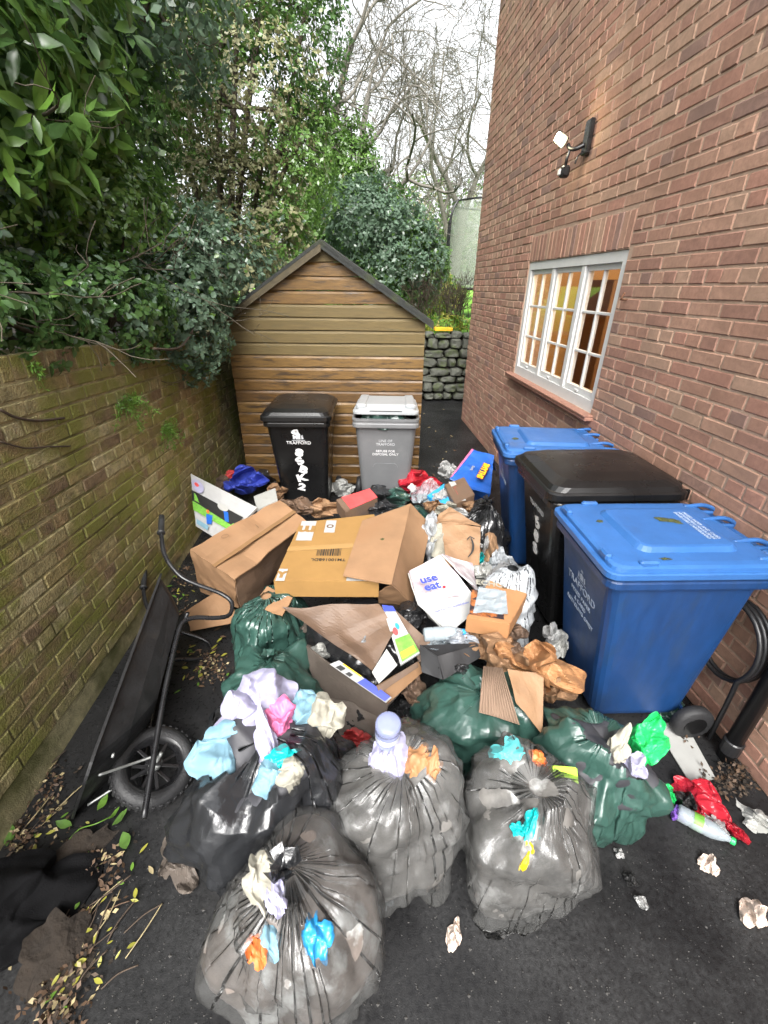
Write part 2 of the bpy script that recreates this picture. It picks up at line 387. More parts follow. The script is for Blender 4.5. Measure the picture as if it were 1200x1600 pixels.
# window: three lights, each two panes by three
win = add('window', mesh('window', *rect_pieces(WX0 + .003, WX1 - .003, WZ0, WZ1 - .003, WX0 + .062, WX1 - .062, WZ0 + .085, WZ1 - .07, -.085, -.012), 'white_paint'), house)
ix0, ix1, iz0, iz1 = WX0 + .0625, WX1 - .0625, WZ0 + .0855, WZ1 - .0705
cw = (ix1 - ix0 - 2 * .062) / 3
for k in range(3):
    a = ix0 + k * (cw + .062); b = a + cw
    if k < 2: V, F = bevbox(b + .0005, b + .0615, -.085, -.016, iz0, iz1, .004); mk('mullion', V, F, 'white_paint', win, local=True)
    V, F = rect_pieces(a + .001, b - .001, iz0 + .001, iz1 - .001, a + .036, b - .036, iz0 + .05, iz1 - .04, -.075, -.032); mk('sash', V, F, 'white_paint', win, local=True)
    ga, gb, gz0, gz1 = a + .0362, b - .0362, iz0 + .0502, iz1 - .0402
    mid = (ga + gb) / 2; hz = [gz0 + (gz1 - gz0) * q for q in (.0, .315, .66, 1.0)]
    V, F = bevbox(mid - .011, mid + .011, -.068, -.038, gz0, gz1, .003); mk('glazing_bar', V, F, 'white_paint', win, local=True)
    for q in (1, 2):
        for (xa, xb) in ((ga, mid - .0112), (mid + .0112, gb)):
            V, F = bevbox(xa, xb, -.066, -.040, hz[q] - .010, hz[q] + .010, .003); mk('glazing_bar', V, F, 'white_paint', win, local=True)
    for (xa, xb) in ((ga, mid - .0114), (mid + .0114, gb)):
        for q in range(3):
            V, F = boxvf(xa, xb, -.056, -.053, hz[q] + (.0104 if q else 0), hz[q + 1] - (.0104 if q < 2 else 0)); mk('pane', V, F, 'pane_glass', win, local=True)
    V, F = bevbox((a + b) / 2 - .004, (a + b) / 2 + .05, -.031, -.018, iz0 + .012, iz0 + .030, .003); mk('stay', V, F, 'white_paint', win, local=True)
sill = add('window_sill', mesh('window_sill', *bevbox(WX0 - .05, WX1 + .09, -.09, .062, WZ0 - .047, WZ0 - .018, .006), 'sill_tile'), house)
x = WX0 - .05
while x < WX1 + .05:
    V, F = bevbox(x + .003, x + .147, -.085, .07, WZ0 - .0176, WZ0 - .002, .004); mk('tile', V, F, 'sill_tile', sill, local=True); x += .15

# ------------------------------------------------------------------ flood light on the house wall
def wl(x, y, z): return HM @ Vector((x, y, z))
def hpix(u, v, off=0.0):                     # where a pixel's ray meets the house wall
    d = ray(u, v); o = Vector((0, 0, CAMH)); n = HM.to_3x3() @ Vector((0, 1, 0)); t = ((HM.translation + n * off) - o).dot(n) / d.dot(n)
    return HM.inverted() @ (o + d * t)
lp = hpix(925, 205); 
lamp = thing('security_light', 'small lit floodlight with motion sensor on the brick wall above the window', 'wall light', mw=HM @ Matrix.Translation((lp.x, 0, lp.z)))
V, F = bevbox(-.045, .045, .0035, .04, -.14, .07, .008); mk('back_plate', V, F, 'black_metal', lamp, local=True)
V, F = tubevf(smoothpath([(0, .04, -.08), (.02, .09, -.10), (.06, .12, -.09), (.09, .13, -.06)]), .014); mk('arm', V, F, 'black_metal', lamp, True, True)
V, F = loft([rrect(.07, .05, .012, 0), rrect(.10, .075, .015, .03), rrect(.11, .08, .015, .055)])
hm = frame((.13, .15, -.02), Vector((-.55, .75, -.15)).orthogonal(), Vector((-.55, .75, -.15)).cross(Vector((-.55, .75, -.15)).orthogonal())); V2 = [hm @ Vector(p) for p in V]
mk('lamp_housing', V2, F, 'black_metal', lamp, local=True)
V, F = loft([rrect(.092, .064, .014, .0555), rrect(.088, .06, .014, .062)]); mk('lamp_lens', [hm @ Vector(p) for p in V], F, 'lamp_glow', lamp, local=True)
V, F = tubevf(smoothpath([(-.0, .045, -.12), (-.03, .09, -.16), (-.03, .10, -.2)]), .006); mk('cable', V, F, 'black_metal', lamp, True, True)
V, F = tubevf([(.06, .12, -.09), (.07, .13, -.15), (.07, .13, -.19)], .012); mk('sensor_arm', V, F, 'black_metal', lamp, True, True)
V, F = bevbox(.04, .10, .095, .165, -.27, -.19, .015); sn = mk('sensor', V, F, 'black_metal', lamp, local=True)
V, F = bevbox(.05, .09, .165, .18, -.255, -.215, .006); mk('sensor_lens', V, F, 'white_paint', sn, local=True)
pl = bpy.data.lights.new('floodlight_bulb', 'POINT'); pl.energy = 1.6; pl.color = (1, .85, .55); pl.shadow_soft_size = .05
po = bpy.data.objects.new('floodlight_bulb', pl); C.objects.link(po); po.parent = lamp; po.location = Vector((.13, .15, -.02)) + Vector((-.55, .75, -.15)).normalized() * .12
# hook beside the window
hp = hpix(980, 468)
V, F = tubevf(smoothpath([wl(hp.x, -.02, hp.z), wl(hp.x, .04, hp.z), wl(hp.x - .03, .06, hp.z + .005), wl(hp.x - .04, .05, hp.z + .04)]), .006)
tag(mk('wall_hook', V, F, 'rust', smooth=True), 'rusty bent iron hook in the brickwork beside the window', 'hook')

# ------------------------------------------------------------------ the garden wall
GD = Vector((.060, -1, .055)).normalized(); GN = Vector((1, .06, .0)); GZ = GD.cross(GN).normalized() * -1
GY = Vector((0, 0, 1)).cross(GD).normalized(); GZ = GD.cross(GY)
GM = Matrix((GD, GY, GZ)).transposed().to_4x4(); GM.translation = (-1.455 - .06 * 5.6, 5.6, 0)
gwall = thing('garden_wall', 'old mossy brick garden wall with a brick on edge coping', 'wall', mw=GM)
bpy.context.view_layer.update()
rg = random.Random(8); GROWS = 20; GL = 6.1
gb = lay(0, GL, GROWS, [], range(5), [3, 3, 2, 2, 3], 'mix', rg, z0=-.08)
for i in range(len(gb)):
    p = GM @ Vector((gb[i][0], 0, gb[i][1])); h = CAMH - p.z; zc = p.y * cp + h * sp
    if zc > .3:
        u = 600 + FPX * p.x / zc; v = 800 + FPX * (h * cp - p.y * sp) / zc
        for (tu, tv, tn) in ((108, 612, 5), (48, 716, 6), (12, 960, 5)):
            if abs(u - tu) < 17 and abs(v - tv) < 9: gb[i] = gb[i][:4] + (tn,)
x = 0; zc = -.08 + GROWS * .075 + .055
while x < GL:
    gb.append((x + .0375, zc, .064, .10, rg.choice([0, 1, 3, 4]))); x += .075
def rank_wall(mw, b): return rank_view(mw, b)
brickwork(gwall, gb, GB + ['garden_brick_orange', 'garden_brick_pink'], rank_wall, 300, 6)
V, F = boxvf(0, GL, -.24, -.005, -.4, -.08 + GROWS * .075 + .107); mk('mortar_wall', V, F, 'garden_mortar', gwall, local=True)

# ------------------------------------------------------------------ shed
SX0, SX1, SY, SD = -1.515, .372, 4.40, 1.75
SXM = (SX0 + SX1) / 2; EZ, PZ = 1.73, 2.325
shed = thing('shed', 'weathered timber garden shed with an apex roof behind the wheelie bins', 'shed', (SXM, SY + SD / 2, 0))
def half(z): return (SX1 - SX0) / 2 * min(1, (PZ - z) / (PZ - EZ))
nb = 20; ph = (PZ - .02 - .05) / nb; rg = random.Random(4)
for k in range(nb):
    z0 = .05 + k * ph; z1 = z0 + ph - .0015
    V = []; F = []
    zs = [(z0, .0), (z0 + .004, -.003), (z1 - .026, -.003), (z1 - .016, .004), (z1 - .004, .011), (z1, .011)]
    zs = [q for q in zs if half(q[0]) > .02]
    jt = rg.uniform(-.0025, .0025); n = 12
    for (z, dy) in zs:
        h = half(z)
        for i in range(n + 1):
            V.append((SXM - h + 2 * h * i / n, SY + dy + jt + .0012 * math.sin(i * 1.7 + k), z + .002 * math.sin(i * .6 + k * 2.1)))
    m = n + 1
    for j in range(len(zs) - 1):
        for i in range(n): F.append((j * m + i, j * m + i + 1, (j + 1) * m + i + 1, (j + 1) * m + i))
    bk = len(V); V += [(p[0], SY + .019, p[2]) for p in V[:m]] + [(p[0], SY + .019, p[2]) for p in V[(len(zs) - 1) * m:len(zs) * m]]
    for i in range(n): F.append((i + 1, i, bk + i, bk + i + 1)); F.append(((len(zs) - 1) * m + i, (len(zs) - 1) * m + i + 1, bk + m + i + 1, bk + m + i)); F.append((bk + i, bk + m + i, bk + m + i + 1, bk + i + 1))
    mt = 'shed_wood_green' if k >= 12 and rg.random() < .7 else PL[rg.choices(range(4), [4, 4, 2, 2])[0]]
    mk('plank', V, F, mt, shed, smooth=False)
for nm, xa, xb in (('side_wall', SX0, SX0 + .018), ('side_wall', SX1 - .018, SX1)):
    for k in range(int((EZ - .05) / ph)):
        V, F = bevbox(xa, xb, SY + .02, SY + SD, .05 + k * ph, .05 + (k + 1) * ph - .003, .003); mk('plank', V, F, PL[k % 4], shed)
V, F = boxvf(SX0 + .02, SX1 - .02, SY + .021, SY + SD - .02, .04, .05); mk('floor', V, F, 'barge_wood', shed)
V, F = boxvf(SX0 + .02, SX1 - .02, SY + SD - .02, SY + SD, .05, EZ); mk('back_wall', V, F, PL[0], shed)
V, F = join(boxvf(SX0 + .1, SX0 + .2, SY + .02, SY + SD, 0, .04), boxvf(SX1 - .2, SX1 - .1, SY + .02, SY + SD, 0, .04)); mk('bearer', V, F, 'barge_wood', shed)
sl_ = math.atan2(PZ - EZ, (SX1 - SX0) / 2); ov = .085
roof = None
for s in (-1, 1):
    ex = SXM + s * ((SX1 - SX0) / 2 + ov * math.cos(sl_)); ez = EZ - ov * math.sin(sl_); t = .028; zo = .006
    pr = [(SXM, PZ + zo), (ex, ez + zo), (ex, ez + zo + t), (SXM, PZ + zo + t / math.cos(sl_))]
    n = 14; V = []; F = []
    for (x, z) in pr:
        for i in range(n + 1): V.append((x, SY - .075 + (SD + .13) * i / n, z + random.uniform(-.003, .003) + (-.006 if i == 0 else 0)))
    m = n + 1
    for j in range(4):
        j2 = (j + 1) % 4
        for i in range(n): F.append((j * m + i, j * m + i + 1, j2 * m + i + 1, j2 * m + i))
    F.append((0, m, 2 * m, 3 * m)); F.append((n, 3 * m + n, 2 * m + n, m + n))
    roof = mk('roof', V, F, 'roof_felt', shed)
    # barge board
    dx, dz = (ex - SXM), (ez - PZ); bw = .055 if s < 0 else .035
    V = []
    for y in (SY - .072, SY - .052):
        V += [(SXM, y, PZ + .003), (ex, y, ez + .003), (ex, y, ez + .003 - bw), (SXM, y, PZ + .003 - bw * 1.1)]
    mk('barge_board', V, [(0, 1, 2, 3), (7, 6, 5, 4), (0, 4, 5, 1), (1, 5, 6, 2), (2, 6, 7, 3), (3, 7, 4, 0)], 'barge_wood' if s < 0 else 'roof_felt', shed)

# ------------------------------------------------------------------ dry stone wall and what is behind it
swall = thing('stone_wall', 'dry stone retaining wall at the end of the passage', 'wall', (1.2, 8.7, 0))
rg = random.Random(11); z = 0.02; stone_n = 0
def stone(cx, cy, cz, lx, ly, lz, seed):
    bm = bmesh.new(); bmesh.ops.create_icosphere(bm, subdivisions=2, radius=1)
    V = np.array([v.co[:] for v in bm.verts]); F = [[v.index for v in f.verts] for f in bm.faces]; bm.free()
    V = np.sign(V) * np.abs(V) ** .55; V += .16 * np.stack([vnoise(V * 1.3 + 9, seed + q) for q in range(3)], 1)
    return V * [lx / 2, ly / 2, lz / 2] + [cx, cy, cz], F
while z < 1.22:
    hh = rg.uniform(.10, .20); x = -1.2 + rg.uniform(-.2, 0)
    while x < 4.2:
        ll = rg.uniform(.16, .42)
        hv = min(hh, 1.27 - z) * rg.uniform(.85, 1.08)
        V, F = stone(x + ll / 2, 8.72 + rg.uniform(-.02, .03), z + hv / 2, ll * 1.02, .34, hv, stone_n); stone_n += 1
        mk('stone', V, F, 'stone', swall, smooth=False); x += ll + .005
    z += hh * .97
V, F = boxvf(-1.4, 4.4, 8.75, 8.97, 0, 1.19); mk('rubble_core', V, F, 'soil', swall)
y0 = PY(692, 514, 8.72)
V, F = join(bevbox(y0.x - .16, y0.x + .17, 8.62, 8.84, 1.285, 1.30, .003), bevbox(y0.x - .16, y0.x + .17, 8.62, 8.635, 1.3005, 1.335, .003), bevbox(y0.x - .16, y0.x - .145, 8.64, 8.84, 1.3005, 1.335, .003), bevbox(y0.x + .155, y0.x + .17, 8.64, 8.84, 1.3005, 1.335, .003), bevbox(y0.x - .14, y0.x + .15, 8.825, 8.84, 1.3005, 1.335, .003))
tag(mk('plastic_tray', V, F, 'yellow_plastic'), 'yellow orange plastic tray on top of the stone wall', 'tray')

# ================================================================== vegetation
def leafpack(tips, mats, lens, per, seed, wid=.3, droop=.5, spread=1.0, simple=False, tone_w=None):
    """tips: (pos, axis) arrays; leaves in loose whorls round each tip. Returns V, F, mi"""
    rg = np.random.RandomState(seed); nrm = lambda a: a / (np.linalg.norm(a, axis=1, keepdims=True) + 1e-9)
    if isinstance(tips, list): tips = (np.array([q[0] for q in tips], float), np.array([q[1] for q in tips], float))
    p0, ax = np.asarray(tips[0]), nrm(np.asarray(tips[1])); N = len(p0)
    a = nrm(np.cross(ax, np.array([[.31, .2, .93]]))); b = np.cross(ax, a); tn = rg.choice(len(mats), N, p=tone_w); ph = rg.rand(N) * 6.28
    rep = lambda x: np.repeat(x, per, axis=0)
    q = np.tile(np.arange(per), N); p, ax, a, b, tn, ph = rep(p0), rep(ax), rep(a), rep(b), rep(tn), rep(ph); K = N * per
    flip = rg.rand(K) < .12; tn = np.where(flip, rg.choice(len(mats), K, p=tone_w), tn)
    t = ph + 6.283 * q / per + rg.normal(size=K) * .35; el = rg.uniform(-.2, .8, K) * spread
    d = (a * np.cos(t)[:, None] + b * np.sin(t)[:, None]) * np.cos(el)[:, None] + ax * np.sin(el)[:, None]; d[:, 2] -= droop * rg.uniform(.1, 1, K); d = nrm(d)
    L = (lens * rg.uniform(.6, 1.3, K))[:, None]; sd = nrm(np.cross(d, ax + rg.normal(size=(K, 3)) * .35)); nn = np.cross(sd, d); w_ = L * wid * rg.uniform(.8, 1.2, (K, 1)); o = p + ax * rg.uniform(-.4, .1, (K, 1)) * L + d * L * .12
    if simple:
        V = np.stack([o, o + d * L * .5 + sd * w_ - nn * L * .06, o + d * L - nn * L * .12, o + d * L * .5 - sd * w_ - nn * L * .06], 1).reshape(-1, 3)
        F = (np.arange(K) * 4)[:, None] + np.arange(4)[None]; return V, F.tolist(), tn.tolist()
    bd = -nn * L
    V = np.stack([o, o + d * L * .28 + sd * w_ * .8 + nn * w_ * .2, o + d * L * .30, o + d * L * .28 - sd * w_ * .8 + nn * w_ * .2, o + d * L * .62 + sd * w_ * .85 + nn * w_ * .18 + bd * .04, o + d * L * .62 + bd * .05, o + d * L * .62 - sd * w_ * .85 + nn * w_ * .18 + bd * .04, o + d * L + bd * .16], 1).reshape(-1, 3)
    T = [(0, 1, 2), (0, 2, 3), (1, 4, 5, 2), (2, 5, 6, 3), (4, 7, 5), (5, 7, 6)]; F = [tuple(k + i for i in f) for k in range(0, K * 8, 8) for f in T]
    return V, F, np.repeat(tn, 6).tolist()
def tips_in(ells, n, seed, shell=.55, up=.35):
    rg = np.random.RandomState(seed); E = np.array(ells, float); vol = (E[:, 3] * E[:, 4] * E[:, 5]) ** .67; vol /= vol.sum(); i = rg.choice(len(E), n, p=vol)
    d = rg.normal(size=(n, 3)); d /= np.linalg.norm(d, axis=1, keepdims=True); r = rg.uniform(shell, 1, n) ** .6; p = E[i, :3] + d * r[:, None] * E[i, 3:6]
    r2 = 1 + .22 * vnoise(p * 1.9, seed) + .12 * vnoise(p * 4.5, seed + 1); p = E[i, :3] + d * (r * r2)[:, None] * E[i, 3:6]
    return p, d + np.array([0, 0, up]) + rg.normal(size=(n, 3)) * .3
def branchvf(p, d, L, r, depth, rg, spread=.6, grav=.0, segs=4, ratio=.72, kids=(2, 3), rmin=.003, ns=5, wig=.16):
    pts = [Vector(p)]; dd = Vector(d).normalized(); rs = [r]; out = []; 
    for i in range(segs):
        dd = (dd + Vector((rg.gauss(0, wig), rg.gauss(0, wig), rg.gauss(0, wig) + grav))).normalized(); pts.append(pts[-1] + dd * L / segs); rs.append(max(rmin, r * (1 - .45 * (i + 1) / segs)))
    out.append(tubevf(pts, rs, ns if depth > 1 else 3, cap=False))
    if depth > 0:
        for k in range(rg.randint(*kids) + (1 if depth > 2 else 0)):
            i = rg.randint(max(1, segs // 2), segs); nd = (dd + Vector((rg.gauss(0, 1), rg.gauss(0, 1), rg.gauss(0, 1))) * spread).normalized()
            out += branchvf(pts[i], nd, L * ratio * rg.uniform(.75, 1.15), max(rmin, rs[i] * .66), depth - 1, rg, spread, grav, segs, ratio, kids, rmin, ns, wig)
    return out
def plant(name, label, base, ells, n, lens, per, mats, seed, wid=.3, droop=.4, simple=False, stems=5, tone_w=None, shell=.55, up=.35, stem_r=.02, barkm='bark', group=None, parts=0, cat='shrub', rot=0):
    t = thing(name, label, cat, base, group=group); rg = random.Random(seed)
    tp = tips_in(ells, n, seed, shell, up)
    if parts:                                   # the nearest whorls in view are built leaf by leaf
        p_, a_ = tp; h = CAMH - p_[:, 2]; zc = p_[:, 1] * cp + h * sp; zc_ = np.where(zc > .6, zc, 1e9); u = 600 + FPX * p_[:, 0] / zc_; v = 800 + FPX * (h * cp - p_[:, 1] * sp) / zc_
        dist = np.linalg.norm(p_ - np.array([0, 0, CAMH]), axis=1) + np.where((zc > .6) & (u > 0) & (u < 1200) & (v > 0), 0, 100); idx = np.argsort(dist)[:parts]
        V, F, mi = leafpack((p_[idx], a_[idx]), mats, lens * 1.15, per, seed * 31, wid, droop, tone_w=tone_w)
        for i in range(len(V) // 8): mk('leaf', V[i * 8:i * 8 + 8], F[:6], mats[mi[i * 6]], t, smooth=True)
        m_ = np.ones(len(p_), bool); m_[idx] = False; tp = (p_[m_], a_[m_])
    V, F, mi = leafpack(tp, mats, lens, per, seed, wid, droop, simple=simple, tone_w=tone_w)
    o = mk('crown', V, F, mats, t, smooth=not simple, mi=mi)
    tv = []
    for k in range(stems):
        e = ells[k % len(ells)]; tgt = Vector(e[:3]) + Vector((rg.uniform(-.5, .5) * e[3], rg.uniform(-.5, .5) * e[4], rg.uniform(-.2, .6) * e[5])); b = Vector(base) + Vector((rg.uniform(-.12, .12), rg.uniform(-.12, .12), -.03))
        mid = b.lerp(tgt, .5) + Vector((rg.uniform(-.15, .15), rg.uniform(-.15, .15), .1)); pts = smoothpath([b, mid, tgt], 5); tv.append(tubevf(pts, [stem_r * (1 - .7 * i / len(pts)) for i in range(len(pts))], 6))
        for j in range(3):
            q = rg.randint(4, len(pts) - 1); tv += branchvf(pts[q], Vector((rg.gauss(0, 1), rg.gauss(0, 1), rg.gauss(.3, .6))), .6 * max(e[3:6]), stem_r * .4, 2, rg, rmin=.0025)
    V, F = join(*tv); mk('trunk', V, F, barkm, t, smooth=True)
    return t
# small leaved evergreen hanging over the garden wall
plant('evergreen_shrub', 'small leaved dark evergreen shrub hanging over the mossy garden wall', (-2.0, 2.9, 1.53),
      [(-1.95, 1.3, 1.85, .42, .7, .26), (-1.92, 2.1, 1.88, .44, .7, .28), (-1.78, 3.0, 1.82, .42, .7, .40), (-1.62, 3.75, 1.80, .36, .5, .56), (-1.62, 4.05, 2.1, .40, .35, .45), (-1.42, 4.15, 2.15, .22, .16, .40), (-2.2, 2.6, 2.3, .5, 1.2, .4), (-2.0, 3.6, 2.4, .5, .8, .5)],
      6500, .046, 6, ['leaf_dark', 'leaf_blue', 'leaf_mid'], 21, wid=.33, simple=False, stems=9, tone_w=[.32, .38, .30], up=.15, shell=.45, stem_r=.018)
# big leaved rhododendron
plant('rhododendron', 'glossy large leaved evergreen bush towering above the garden wall', (-2.35, 2.1, 1.55),
      [(-2.15, 1.7, 2.75, .62, .75, .6), (-2.0, 2.5, 2.9, .55, .7, .75), (-2.3, 1.9, 3.6, .75, .8, .7), (-1.95, 3.2, 3.3, .5, .7, .9), (-2.2, 2.9, 4.2, .8, .9, .8), (-2.3, 1.4, 2.2, .5, .8, .35), (-2.0, 2.1, 4.6, .7, .7, .5)],
      2300, .125, 7, ['leaf_dark', 'leaf_mid', 'leaf_bright'], 33, wid=.19, stems=8, tone_w=[.30, .48, .22], stem_r=.028, parts=34)
plant('laurel_tree', 'tall dark evergreen tree with drooping sprays behind the glossy bush', (-3.3, 4.6, 1.6),
      [(-2.7, 4.9, 3.4, .9, .8, 1.1), (-2.6, 4.7, 4.8, 1.1, .9, 1.1), (-3.3, 4.0, 3.8, 1.0, 1.1, 1.4), (-3.2, 4.2, 5.6, 1.3, 1.2, 1.0), (-1.9, 4.9, 4.3, .7, .6, .9)],
      6500, .075, 6, ['leaf_dark', 'leaf_mid', 'leaf_blue'], 44, wid=.28, simple=True, stems=6, tone_w=[.25, .5, .25], stem_r=.05, cat='tree')
plant('holm_oak', 'evergreen tree with faded olive tan leaves rising behind the shed', (-2.3, 6.9, 1.4),
      [(-2.1, 6.9, 2.9, 1.05, .7, .9), (-1.8, 6.9, 4.0, 1.05, .8, 1.0), (-1.7, 7.0, 5.3, 1.15, .8, 1.0), (-2.9, 7.2, 4.6, 1.2, .9, 1.6), (-1.15, 6.9, 3.4, .65, .5, .8), (-1.3, 7.0, 6.1, .9, .7, .7), (-1.0, 7.0, 4.7, .6, .5, 1.0), (-.75, 7.1, 6.2, .5, .5, .9)],
      9500, .052, 6, ['leaf_tan', 'leaf_mid', 'leaf_dark'], 55, wid=.30, simple=True, stems=8, tone_w=[.26, .58, .16], stem_r=.06, cat='tree')
plant('yew_tree', 'broad dark evergreen filling the gap far behind the garden wall', (-4.4, 8.6, 1.6),
      [(-4.2, 8.6, 3.4, 1.8, .9, 1.8), (-3.4, 8.9, 5.8, 1.6, .9, 1.8), (-5.4, 8.2, 6.0, 1.8, 1.0, 2.2), (-6.5, 6.5, 4.0, 1.4, 1.4, 2.2), (-6.0, 6.0, 6.8, 1.6, 1.4, 1.6), (-3.6, 8.9, 8.0, 1.6, .9, 1.3)], 6000, .12, 6, ['leaf_dark', 'leaf_mid', 'leaf_tan'], 58, wid=.28, simple=True, stems=7, tone_w=[.5, .35, .15], stem_r=.08, cat='tree')
plant('ivy_bush', 'low bush with pale leaves against the shed roof', (-2.0, 5.9, 1.5),
      [(-1.75, 5.5, 2.1, .6, .6, .6), (-1.3, 6.3, 2.4, .55, .4, .55)], 900, .06, 6, ['leaf_blue', 'leaf_tan', 'leaf_mid'], 66, wid=.33, simple=True, stems=4, tone_w=[.4, .35, .25])
plant('blue_green_shrub', 'rounded blue green evergreen shrub to the right behind the shed', (.25, 10.4, 1.2),
      [(.2, 10.3, 2.5, 1.0, .7, 1.0), (-.5, 10.4, 3.1, .9, .7, .8), (.75, 10.5, 2.3, .6, .5, .9), (-.2, 10.2, 2.0, 1.1, .5, .7)], 4200, .085, 6, ['leaf_blue', 'leaf_mid', 'leaf_dark'], 77, wid=.28, simple=True, stems=5, tone_w=[.6, .25, .15])
plant('bright_conifer', 'upright fresh green tree behind the rounded shrub', (-1.0, 11.8, 1.2),
      [(-1.0, 11.8, 2.9, .9, .7, 1.2), (-.8, 11.8, 4.2, .75, .6, 1.0), (-1.6, 11.9, 4.0, .8, .6, 1.4), (-.2, 12.0, 3.5, .7, .5, .7)], 4000, .10, 6, ['leaf_mid', 'leaf_bright', 'leaf_dark'], 88, wid=.22, simple=True, stems=4, tone_w=[.5, .38, .12], cat='tree')
plant('yellow_shrub', 'yellow green shrub on the lawn beyond the net', (1.15, 12.6, 1.24),
      [(1.15, 12.6, 1.9, .6, .5, .7), (1.6, 12.9, 1.8, .6, .4, .5)], 700, .08, 6, ['leaf_bright', 'leaf_yellow'], 99, wid=.25, simple=True, stems=3)
for i, (x, y, s, a, lb) in enumerate([(-4.5, 24, 3.0, 1.0, 'far broad evergreen behind the fresh green tree'), (1.5, 26, 3.0, 1.05, 'far rounded tree across the lawn behind the trampoline'), (6, 27, 3.2, 1.0, 'far tree at the edge of the lawn hidden by the house')]):
    plant('distant_tree', lb, (x, y, 1.3), [(x, y, 1.3 + s * a, s * .8, s * .6, s * .9), (x + s * .5, y + .4, 1.3 + s * a * .7, s * .6, s * .5, s * .6)], 1100, .22, 5, ['leaf_mid', 'leaf_tan', 'leaf_bright'], 120 + i, wid=.3, simple=True, stems=3, stem_r=.15, cat='tree', tone_w=[.4, .35, .25])
# bare winter trees
def baretree(label, base, limbs, seed, r0, barkm, depth=5):
    t = thing('bare_tree', label, 'tree', base); rg = random.Random(seed); parts = []; V0 = Vector(base)
    tr = smoothpath([V0 - Vector((0, 0, .1)), V0 + Vector((.1, 0, 1.4)), V0 + Vector((.25, 0, 3.0))], 4); tk = tubevf(tr, [r0 * (1 - .3 * i / len(tr)) for i in range(len(tr))], 9)
    mk('trunk', *tk, barkm, t, smooth=True)
    for (d, L) in limbs: parts += branchvf(tr[-1 - rg.randint(0, 3)], d, L, r0 * .42, depth, rg, .62, .0, 5, .70, (2, 3), .0055, 5, .2)
    V, F = join(*parts); mk('crown', V, F, barkm, t, smooth=True)
baretree('big bare winter tree spreading branches behind the shed', (-2.0, 13.2, 1.2), [((1, .1, .45), 2.9), ((1, -.2, .9), 2.7), ((.5, .2, 1), 2.8), ((-.6, 0, 1), 2.6), ((1, .3, .18), 2.6), ((.7, -.4, .6), 2.4)], 5, .26, 'bark_far')
baretree('second bare winter tree standing beside the end of the house', (2.3, 17.5, 1.25), [((-.6, .1, .9), 3.2), ((-.9, 0, .5), 3.0), ((.2, 0, 1), 3.4), ((.8, 0, .8), 3.0), ((-.3, -.3, 1), 3.2)], 9, .24, 'bark_far', 6)
# leafless twiggy hedge above the stone wall
tw = []; rg = random.Random(14)
for k in range(34):
    b = Vector((rg.uniform(.55, 1.75), rg.uniform(9.25, 9.9), 1.2)); tw += branchvf(b, (rg.gauss(0, .2), rg.gauss(0, .2), 1), rg.uniform(.45, .65), .012, 3, rg, .42, .03, 4, .62, (2, 3), .0035, 4, .12)
t = thing('bare_hedge', 'leafless dark twiggy hedge growing above the stone wall', 'hedge', (1.15, 9.5, 1.2)); V, F = join(*tw); mk('stems', V, F, 'twig', t, smooth=True)
V, F, mi = leafpack(tips_in([(1.15, 9.25, 1.38, .65, .25, .16)], 160, 5), ['leaf_bright', 'leaf_yellow'], .09, 5, 4, wid=.16, simple=True); mk('leaves', V, F, ['leaf_bright', 'leaf_yellow'], t, mi=mi)
# trampoline net
tc = PY(728, 400, 13.5); tr_ = thing('trampoline', 'garden trampoline with a safety net on tall curved poles', 'trampoline', (tc.x + .55, 13.9, 1.25))
cx, cy = tc.x + .55, 13.9; rad = 1.15; z0 = 1.25
for k in range(6):
    a = R(60 * k + 25); x, y = cx + rad * math.cos(a), cy + rad * math.sin(a)
    V, F = tubevf(smoothpath([(x, y, z0), (x, y, z0 + 1.5), (cx + (rad - .02) * math.cos(a), cy + (rad - .02) * math.sin(a), z0 + 2.4), (cx + (rad - .2) * math.cos(a), cy + (rad - .2) * math.sin(a), z0 + 2.75)]), .028, 8); mk('pole', V, F, 'black_metal', tr_, smooth=True)
n = 36; V = []; F = []
for (z, r) in ((z0 + .75, rad - .06), (z0 + 1.6, rad - .16), (z0 + 2.72, rad - .2)):
    for k in range(n): a = 6.2832 * k / n; V.append((cx + r * math.cos(a), cy + r * math.sin(a), z - (.05 * math.sin(k * 1.9) if z > 3.5 else 0)))
for j in range(2):
    for k in range(n): F.append((j * n + k, j * n + (k + 1) % n, (j + 1) * n + (k + 1) % n, (j + 1) * n + k))
mk('safety_net', V, F, 'net', tr_)
for (z, r, rr) in ((z0 + 2.73, rad - .2, .022), (z0 + .72, rad, .035)):
    V, F = tubevf([(cx + r * math.cos(6.2832 * k / n), cy + r * math.sin(6.2832 * k / n), z) for k in range(n + 1)], rr, 8); mk('ring', V, F, 'black_metal', tr_, smooth=True)
V, F = lathe([(.01, .72), (rad - .05, .72), (rad - .05, .735), (.01, .735)], 36); mk('bed', [(p[0] + cx, p[1] + cy, p[2] + z0) for p in V], F, 'black_plastic', tr_)
